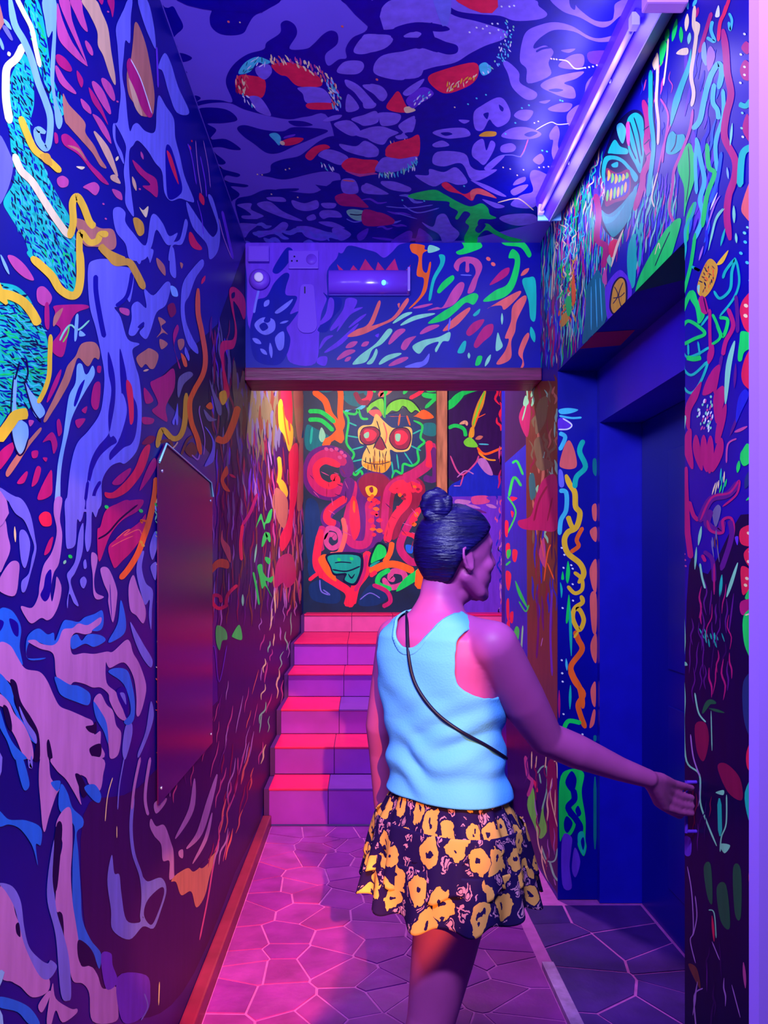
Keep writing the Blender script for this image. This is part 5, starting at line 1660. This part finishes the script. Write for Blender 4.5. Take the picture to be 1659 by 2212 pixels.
# ================================================================== the woman at the doorway
SKIN = mat('skin', (164,64,140), 0.5, 0.25, noise=0.08, nscale=9)
def ball(bm, c, r, m=None):
    t = bmesh.new(); bmesh.ops.create_icosphere(t, subdivisions=3, radius=1.0)
    rr = r if hasattr(r, '__len__') else (r, r, r)
    for v in t.verts:
        q = Vector((v.co.x*rr[0], v.co.y*rr[1], v.co.z*rr[2])); v.co = (m @ q if m is not None else q)+Vector(c)
    me = bpy.data.meshes.new('t'); t.to_mesh(me); t.free(); bm.from_mesh(me); bpy.data.meshes.remove(me)
def limb(bm, pts):
    """tapering round limb through (point, radius) joints"""
    for (a, ra), (b, rb) in zip(pts, pts[1:]):
        t = bmesh.new(); sd = 4 if max(ra, rb) > .028 else 2; bmesh.ops.create_icosphere(t, subdivisions=sd, radius=ra, matrix=Matrix.Translation(a)); bmesh.ops.create_icosphere(t, subdivisions=sd, radius=rb, matrix=Matrix.Translation(b))
        r = bmesh.ops.convex_hull(t, input=t.verts[:])
        bmesh.ops.delete(t, geom=[g for g in r['geom_interior'] if isinstance(g, bmesh.types.BMVert)], context='VERTS')
        me = bpy.data.meshes.new('t'); t.to_mesh(me); t.free(); bm.from_mesh(me); bpy.data.meshes.remove(me)
def evald(o):
    bpy.context.view_layer.update()
    return bpy.data.meshes.new_from_object(o.evaluated_get(bpy.context.evaluated_depsgraph_get()))
def melt(bm, name, vox, it=6):
    me = bpy.data.meshes.new(name); bm.to_mesh(me); bm.free()
    o = bpy.data.objects.new(name+'_w', me); COL.objects.link(o)
    m_ = o.modifiers.new('r', 'REMESH'); m_.mode = 'VOXEL'; m_.voxel_size = vox
    if it: s_ = o.modifiers.new('s', 'SMOOTH'); s_.iterations = it; s_.factor = 0.5
    out = evald(o); bpy.data.objects.remove(o); out.name = name
    for p in out.polygons: p.use_smooth = True
    return out
TC = Vector((0.185, 1.85, 0)); YAW = R(46)                 # torso axis, and how far the body is turned to the right
FW = Vector((math.sin(YAW), math.cos(YAW), 0)); RT = Vector((math.cos(YAW), -math.sin(YAW), 0)); UP = Vector((0, 0, 1))
# torso sections: height, half width, half depth, shift forward, shift right
SEC = [(.74,.155,.110,-.012,.035), (.84,.158,.112,-.012,.035), (.92,.146,.104,-.008,.034), (1.00,.136,.098,-.002,.030), (1.08,.130,.096,0,.018), (1.16,.136,.102,.006,.008), (1.24,.150,.110,.008,0),
       (1.30,.158,.106,.004,0), (1.345,.150,.092,-.004,0), (1.38,.106,.070,-.008,0), (1.41,.062,.054,-.004,0), (1.44,.046,.047,.004,0), (1.50,.044,.046,.018,0)]
def sec(z):
    for a, b in zip(SEC, SEC[1:]):
        if z <= b[0] or b is SEC[-1]:
            t = max(0, min(1, (z-a[0])/(b[0]-a[0]))); t = t*t*(3-2*t)*.5+t*.5
            return [a[i]+(b[i]-a[i])*t for i in range(5)]
def torso(z, th, grow=0.0):
    _, w_, d_, f_, r_ = sec(z); u, v = math.cos(th), math.sin(th)
    k = 1.0/((abs(u)**2.4+abs(v)**2.4)**(1/2.4))
    return TC+FW*(f_+v*k*(d_+grow))+RT*(r_+u*k*(w_+grow))+UP*z
bm = bmesh.new()
rings = []; zs = [.74+.76*i/40 for i in range(41)]
for z in zs: rings.append([bm.verts.new(torso(z, 2*math.pi*j/40)) for j in range(40)])
for a, b in zip(rings, rings[1:]):
    for j in range(40): bm.faces.new((a[j], a[(j+1) % 40], b[(j+1) % 40], b[j]))
bm.faces.new(rings[0][::-1]); bm.faces.new(rings[-1])
V = Vector
shR, shL = TC+RT*.158+V((0,0,1.335)), TC-RT*.150+FW*.01+V((0,0,1.335))
limb(bm, [(TC+RT*.045+V((0,0,1.378)), .032), (TC+RT*.11+V((0,0,1.352)), .044), (shR, .056), (V((.372,1.80,1.205)), .054), (V((.440,1.850,1.104)), .041), (V((.520,1.882,1.066)), .042), (V((.640,1.925,1.012)), .030), (V((.722,1.955,.980)), .0235)])
limb(bm, [(TC-RT*.09+V((0,0,1.345)), .040), (shL, .048), (V((.052,2.03,1.10)), .040), (V((.055,2.06,1.03)), .035), (V((.062,2.11,.86)), .027), (V((.070,2.13,.79)), .022)])
for dx, l in ((-.02,.075), (-.005,.085), (.01,.082), (.025,.07)):
    k_ = V((.072,2.135+dx*.8,.715)); limb(bm, [(V((.070,2.13,.79)), .018), (k_, .012), (k_+V((.008,.006,-.04)), .009), (k_+V((.018,.004,-l)), .0075)])
limb(bm, [(V((.070,2.12,.78)), .015), (V((.088,2.10,.73)), .011), (V((.096,2.10,.69)), .009)])
# right hand closed on the grab handle
W = V((.722,1.955,.980))
KN = [V((.806,2.018,.952)), V((.804,2.022,.930)), V((.797,2.020,.909)), V((.786,2.014,.890))]
for k_ in KN: limb(bm, [(W, .021), (W.lerp(k_, .5)+V((0,0,.003)), .019), (k_, .0125)])
for i, k_ in enumerate(KN):
    z_ = (.926, .900, .878, .858)[i]; ln = (1.0, 1.05, 1.0, .85)[i]
    limb(bm, [(k_, .0115), (V((.846-.004*i, 2.042, z_+.012)), .0100), (V((.878, 2.064, z_)), .0088), (V((.884, 2.088, z_-.004)), .0078), (V((.872, 2.1, z_-.006)), .0068)])
limb(bm, [(W+V((.012,.012,-.012)), .019), (V((.770,2.012,.905)), .0155), (V((.812,2.045,.872)), .0115), (V((.848,2.068,.850)), .0095)])
# legs
for hip, knee, ank in ((V((.225,1.815,.80)), V((.163,1.80,.47)), V((.125,1.76,.085))), (V((.262,1.925,.80)), V((.196,1.975,.47)), V((.170,1.965,.085)))):
    mid = hip.lerp(knee, .55); calf = knee.lerp(ank, .32)-FW*.018
    limb(bm, [(hip+V((0,0,.05)), .098), (hip, .092), (mid, .074), (knee, .056), (calf, .055), (knee.lerp(ank, .7), .036), (ank, .031), (ank+V((0,0,-.052)), .030)])
    limb(bm, [(ank-FW*.03+V((0,0,-.050)), .030), (ank+FW*.06+V((0,0,-.048)), .034), (ank+FW*.13+V((0,0,-.060)), .024), (ank+FW*.165+V((0,0,-.064)), .018)])
# head
HC = V((.226, 1.862, 1.560)); HY = R(66)
HF = V((math.sin(HY), math.cos(HY), 0)); HR = V((math.cos(HY), -math.sin(HY), 0))
HM = Matrix((HR, HF, UP)).transposed()
def hd(f_, r_, z_): return HC+HF*f_+HR*r_+UP*z_
ball(bm, HC, (.074, .092, .093), HM)
ball(bm, hd(.030, 0, -.040), (.060, .062, .070), HM)
ball(bm, hd(.048, 0, -.082), (.044, .040, .042), HM)
ball(bm, hd(.036, 0, -.064), (.058, .054, .058), HM)
ball(bm, hd(.004, 0, -.062), (.060, .054, .052), HM)
limb(bm, [(hd(.040, 0, -.104), .022), (hd(-.010, 0, -.110), .040)])
ball(bm, hd(.070, 0, -.112), (.024, .020, .018), HM)                      # chin
for s_ in (-1, 1):
    limb(bm, [(hd(-.005, s_*.055, -.070), .018), (hd(.040, s_*.040, -.108), .017), (hd(.068, s_*.014, -.118), .015)])   # jaw
    ball(bm, hd(.056, s_*.040, -.045), (.022, .024, .022), HM)            # cheek
    limb(bm, [(hd(.076, s_*.012, .012), .012), (hd(.066, s_*.044, .010), .011)])   # brow
    limb(bm, [(hd(.088, 0, -.046), .008), (hd(.080, s_*.012, -.048), .008)])       # nostril
    ec = hd(-.008, s_*.076, -.030)                                         # ear
    rim = [(ec+UP*(.027*math.cos(q)-.002*math.sin(q))+HF*(-.006+.015*math.sin(q)-.006*math.cos(q))+HR*s_*(.004-.006*math.sin(q)), .0048) for q in [2*math.pi*i/10 for i in range(11)]]
    limb(bm, rim); ball(bm, ec-HF*.005-HR*s_*.002, (.005, .014, .026), HM); ball(bm, ec-UP*.024+HF*.004, .0075)
limb(bm, [(hd(.086, 0, .002), .009), (hd(.096, 0, -.022), .010), (hd(.104, 0, -.040), .011)])     # nose
limb(bm, [(hd(.088, -.014, -.072), .006), (hd(.093, 0, -.070), .0075), (hd(.088, .014, -.072), .006)])
limb(bm, [(hd(.087, -.012, -.082), .006), (hd(.091, 0, -.083), .0075), (hd(.087, .012, -.082), .006)])
limb(bm, [(hd(-.020, 0, -.060), .044), (TC+V((.014,.006,1.44)), .045), (TC+V((-.002,-.002,1.385)), .054)])  # neck
me = melt(bm, 'person', 0.0042, 9)
person = link('person', me, SKIN, None, label='person in white tank top and floral skirt reaching for doorway, seen from behind', category='person')
for s_ in (-1, 1):
    e = bmesh.new(); ball(e, hd(.070, s_*.029, -.008), .0125); link('eye', mesh_of(e, 'eye', True), mat('eye_white', (190,170,230), 0.25, 0.5), person)
# ---- hair
HAIRM = mat('hair', (14,4,74), 0.38, 0.35, noise=0.6, nscale=10, stretch=(1,1,6), bump=0.5, bscale=30)
bm = bmesh.new(); n1, n2 = 72, 56; grid = []
for i in range(n2+1):
    ph = math.pi*i/n2; row = []
    for j in range(n1):
        a = 2*math.pi*j/n1
        r_, f_, z_ = math.sin(ph)*math.cos(a), math.sin(ph)*math.sin(a), math.cos(ph)
        st = 1+.010*math.sin(9*ph+11*a*0+5*r_)+.006*math.sin(40*a)
        row.append((bm.verts.new(hd(f_*.101*st-.002, r_*.083*st, z_*.100*st+(.0 if z_ > 0 else -.010*(-z_)))), f_*.101, r_*.083, z_*.100))
    grid.append(row)
def hairy(f_, r_, z_):
    tab = [(-.10,-.046), (-.05,-.034), (-.022,-.024), (.000,.006), (.022,.034), (.045,.066), (.062,.095), (.2,.2)]
    for (z0, a), (z1, b) in zip(tab, tab[1:]):
        if z0 <= z_ <= z1: return f_ < a+(b-a)*(z_-z0)/(z1-z0) and z_ > -.086
    return False
for i in range(n2):
    for j in range(n1):
        q = [grid[i][j], grid[i+1][j], grid[i+1][(j+1) % n1], grid[i][(j+1) % n1]]
        c = [sum(x[k] for x in q)/4 for k in (1, 2, 3)]
        if hairy(*c):
            try: bm.faces.new([x[0] for x in q])
            except ValueError: pass
bmesh.ops.remove_doubles(bm, verts=bm.verts[:], dist=1e-5)
for _ in range(5):
    bv = [v for v in bm.verts if v.is_boundary]; new = {}
    for v in bv:
        nb = [e.other_vert(v).co for e in v.link_edges if e.is_boundary]
        if len(nb) == 2: new[v] = v.co*.4+(nb[0]+nb[1])*.3
    for v, c in new.items(): v.co = c
bmesh.ops.delete(bm, geom=[v for v in bm.verts if not v.link_faces], context='VERTS')
me = mesh_of(bm, 'hair', True); hair = link('hair', me, HAIRM, person)
sm = hair.modifiers.new('thickness', 'SOLIDIFY'); sm.thickness = 0.010; sm.offset = -0.6
bm = bmesh.new(); bc = hd(-.060, .012, .088)
ball(bm, bc, (.036, .030, .034), HM); limb(bm, [(bc-UP*.03, .030), (hd(-.045, .006, .055), .040)])
for k in range(5):
    a0 = k*1.25; ring = [bc+V((math.cos(a0+t*.55)*.027, math.sin(a0*1.3)*.02, math.sin(a0+t*.55)*.027+.003*t)) for t in range(6)]
    limb(bm, [(p, .011) for p in ring])
link('hair_bun', melt(bm, 'hair_bun', 0.004, 3), HAIRM, hair)
# ---- tank top
def wrinkle(z, th):
    u, v = math.cos(th), math.sin(th)
    g = 0.0
    g += .0070*math.sin(70*(z-1.0)+4.0*u+1.2*math.sin(5*u))*max(0, 1-abs(z-1.06)/.10)
    g += .0055*math.sin(95*(z-1.0)-9*u)*max(0, 1-abs(z-1.14)/.10)*(0.5+0.5*u)
    g += .0030*math.sin(40*z+6*th)*max(0, 1-abs(z-1.22)/.10)
    return g
TOP = mat('tank_top_cotton', (84,164,248), 0.7, 0.15, bump=0.12, bscale=220)
def shell(name, z0, z1, nz, nt, grow, keep, m, parent, thick=.004, sm_it=8):
    bm = bmesh.new(); g = []
    for i in range(nz+1):
        z = z0+(z1-z0)*i/nz
        g.append([bm.verts.new(torso(z, 2*math.pi*j/nt, grow(z, 2*math.pi*j/nt))) for j in range(nt)])
    for i in range(nz):
        for j in range(nt):
            z = z0+(z1-z0)*(i+.5)/nz; th = 2*math.pi*(j+.5)/nt
            if keep(z, th): bm.faces.new((g[i][j], g[i][(j+1) % nt], g[i+1][(j+1) % nt], g[i+1][j]))
    bmesh.ops.delete(bm, geom=[v for v in bm.verts if not v.link_faces], context='VERTS')
    for _ in range(sm_it):
        new = {}
        for v in bm.verts:
            if v.is_boundary:
                nb = [e.other_vert(v).co for e in v.link_edges if e.is_boundary]
                if len(nb) == 2: new[v] = v.co*.4+(nb[0]+nb[1])*.3
        for v, c in new.items(): v.co = c
    o = link(name, mesh_of(bm, name, True), m, parent)
    s_ = o.modifiers.new('thickness', 'SOLIDIFY'); s_.thickness = thick; s_.offset = 1.0
    return o
def lat(z, th):
    _, w_, d_, f_, r_ = sec(z); u, v = math.cos(th), math.sin(th); k = 1.0/((abs(u)**2.4+abs(v)**2.4)**(1/2.4))
    return u*k*w_
def keep_top(z, th):
    u = abs(lat(z, th)); back = math.sin(th) < 0
    neck = (1.325 if back else 1.27)+.115*min(1.0, u/.078)**2.4
    if z > neck: return False
    if z > 1.205:
        ua = .112+.050*max(0.0, (1.262-z)/.057)**1.5
        if u > ua: return False
    return z < 1.418
top = shell('tank_top', .985, 1.42, 130, 220, lambda z, th: .0085+wrinkle(z, th)+.006*max(0, (1.03-z)/.05), keep_top, TOP, person)
# ribbed band round the neckline and hem, slightly proud
def keep_band(z, th):
    if z > 1.205 and not keep_top(z, th): return False
    u = abs(lat(z, th)); back = math.sin(th) < 0
    neck = (1.325 if back else 1.27)+.115*min(1.0, u/.078)**2.4
    return z < 1.418 and neck-.016 < z <= neck and u < .075
shell('neck_binding', 1.20, 1.42, 110, 220, lambda z, th: .0105+wrinkle(z, th), keep_band, TOP, top, .003, 6)
# ---- skirt: three ruffled tiers
def skirt_mat():
    m = bpy.data.materials.new('floral_fabric'); m.use_nodes = True; nt = m.node_tree; b = nt.nodes['Principled BSDF']; b.inputs['Roughness'].default_value = .75; b.inputs['Specular IOR Level'].default_value = .1
    tc = nt.nodes.new('ShaderNodeTexCoord')
    def N(t, **k):
        n = nt.nodes.new(t)
        for a, v in k.items(): n.inputs[a].default_value = v
        return n
    L = nt.links.new
    def ramp(src, stops, const=True):
        r = nt.nodes.new('ShaderNodeValToRGB'); r.color_ramp.interpolation = 'CONSTANT' if const else 'LINEAR'
        e = r.color_ramp.elements
        while len(e) > 1: e.remove(e[-1])
        e[0].position = stops[0][0]; e[0].color = (*stops[0][1], 1)
        for p, c in stops[1:]: x = e.new(p); x.color = (*c, 1)
        L(src, r.inputs[0]); return r
    dk, gold, pink = lin((26,8,66)), lin((204,140,76)), lin((176,112,150))
    nz = N('ShaderNodeTexNoise', Scale=34.0, Detail=3.0); L(tc.outputs['UV'], nz.inputs['Vector'])
    vadd = nt.nodes.new('ShaderNodeMix'); vadd.data_type = 'RGBA'; vadd.blend_type = 'LINEAR_LIGHT'; vadd.inputs[0].default_value = .022
    L(tc.outputs['UV'], vadd.inputs[6]); L(nz.outputs['Color'], vadd.inputs[7])
    v1 = N('ShaderNodeTexVoronoi', Scale=17.0, Randomness=.75); v1.voronoi_dimensions = '2D'; L(vadd.outputs[2], v1.inputs['Vector'])
    flow = ramp(v1.outputs['Distance'], [(0, dk), (.08, gold), (.35, dk)])
    mask = ramp(v1.outputs['Distance'], [(0, (1,1,1)), (.42, (0,0,0))])
    v2 = N('ShaderNodeTexVoronoi', Scale=40.0); v2.voronoi_dimensions = '2D'; L(vadd.outputs[2], v2.inputs['Vector'])
    leaf = ramp(v2.outputs['Distance'], [(0, pink), (.20, dk), (.30, pink), (.40, dk)])
    n3 = N('ShaderNodeTexNoise', Scale=26.0); L(tc.outputs['UV'], n3.inputs['Vector'])
    gate = ramp(n3.outputs[0], [(0, (0,0,0)), (.50, (1,1,1))])
    ml = nt.nodes.new('ShaderNodeMix'); ml.data_type = 'RGBA'; L(gate.outputs[0], ml.inputs[0]); ml.inputs[6].default_value = (*dk, 1); L(leaf.outputs[0], ml.inputs[7])
    mx = nt.nodes.new('ShaderNodeMix'); mx.data_type = 'RGBA'; L(mask.outputs[0], mx.inputs[0]); L(ml.outputs[2], mx.inputs[6]); L(flow.outputs[0], mx.inputs[7])
    L(mx.outputs[2], b.inputs['Base Color'])
    return m
FLORAL = skirt_mat()
SKC = TC+RT*.033-FW*.005
def tier(name, z0, z1, r0, r1, amp, nf, ph, parent, pw=.8):
    bm = bmesh.new(); nz, nt_ = 22, 240; g = []
    for i in range(nz+1):
        t = i/nz; row = []
        for j in range(nt_):
            th = 2*math.pi*j/nt_; u, v = math.cos(th), math.sin(th); q_ = 1.0/((abs(u)**2.3+abs(v)**2.3)**(1/2.3)); u *= q_; v *= q_
            fold = math.sin(nf*th+ph+1.3*math.sin(3*th))+.45*math.sin(nf*1.7*th+2*ph)
            rw = r0[0]+(r1[0]-r0[0])*t**pw+amp*t*fold; rd = r0[1]+(r1[1]-r0[1])*t**pw+amp*t*fold
            zz = z0+(z1-z0)*t-.010*t*math.sin(nf*th+ph+1)-.030*t*max(0, -math.sin(th-.2))
            row.append(bm.verts.new(SKC+RT*(u*rw)+FW*(v*rd)+UP*zz))
        g.append(row)
    for i in range(nz):
        for j in range(nt_): bm.faces.new((g[i][j], g[i][(j+1) % nt_], g[i+1][(j+1) % nt_], g[i+1][j]))
    uv = bm.loops.layers.uv.new('UVMap')
    for fi, fc in enumerate(bm.faces):
        i, j = divmod(fi, nt_)
        for lp, (a, b) in zip(fc.loops, ((i, j), (i, j+1), (i+1, j+1), (i+1, j))): lp[uv].uv = (b/nt_*1.15+ph*.37, z0+(z1-z0)*a/nz)
    o = link(name, mesh_of(bm, name, True), FLORAL, parent)
    s_ = o.modifiers.new('thickness', 'SOLIDIFY'); s_.thickness = .003
    return o
skirt = tier('skirt', 1.02, .905, (.132,.096), (.184,.148), .006, 13, .3, person, 1.25)
t2 = tier('ruffle', .930, .835, (.182,.142), (.204,.168), .009, 12, 1.9, skirt)
t3 = tier('ruffle', .855, .770, (.198,.160), (.212,.180), .011, 12, 3.6, skirt)
# ---- bag strap lying on the back, then over the shoulder and round the front
from mathutils.bvhtree import BVHTree
bpy.context.view_layer.update(); dg = bpy.context.evaluated_depsgraph_get()
trees = [BVHTree.FromObject(o, dg) for o in (person, top)]
def hit(org, d):
    best = None
    for t in trees:
        p, nrm, _, l = t.ray_cast(org, d)
        if p is not None and (best is None or l < best[1]): best = (p, l)
    return best[0] if best else None
path = []
pr = [(876,1296), (879,1330), (880,1370), (883,1420), (893,1468), (915,1508), (950,1548), (1000,1583), (1050,1610), (1088,1634)]
for x, y in crom(pr, False, 5):
    # nearest cloth point along the sight line from the room, so that the cord rests on the back
    d = V(((x-CX)/F, 1, (CY-y)/F)).normalized(); p = hit(V((0, 0, EYE)), d)
    if p is not None and p.y < 2.2: path.append(p-d*.004)
path = [p for i, p in enumerate(path) if i == 0 or (p-path[i-1]).length < .08]
last = path[-1]
for _ in range(3): path = [path[0]]+[(path[i-1]+path[i]*2+path[i+1])/4 for i in range(1, len(path)-1)]+[path[-1]]
front = [torso(last.z-.012-.004*k, R(34+26*k), .016) for k in range(4)]     # round the right side towards the front
rod('bag_strap', [tuple(p) for p in path+front], .0042, mat('strap_black', (8,2,40), 0.5, 0.3), person)
# ---- grab handle on the door pillar
gh = empty('grab_handle', (.90, 2.085, .80), label='slim violet vertical grab handle on the pillar edge under the hand', category='handle')
rod('handle_bar', [(-.028, 0, 0), (-.028, 0, .14)], .0045, mat('handle_violet', (90,40,190), 0.3, 0.5), gh)
for z in (.004, .136): rod('bracket', [(-.028, 0, z), (-.0008, 0, z)], .005, MATS['handle_violet'], gh)
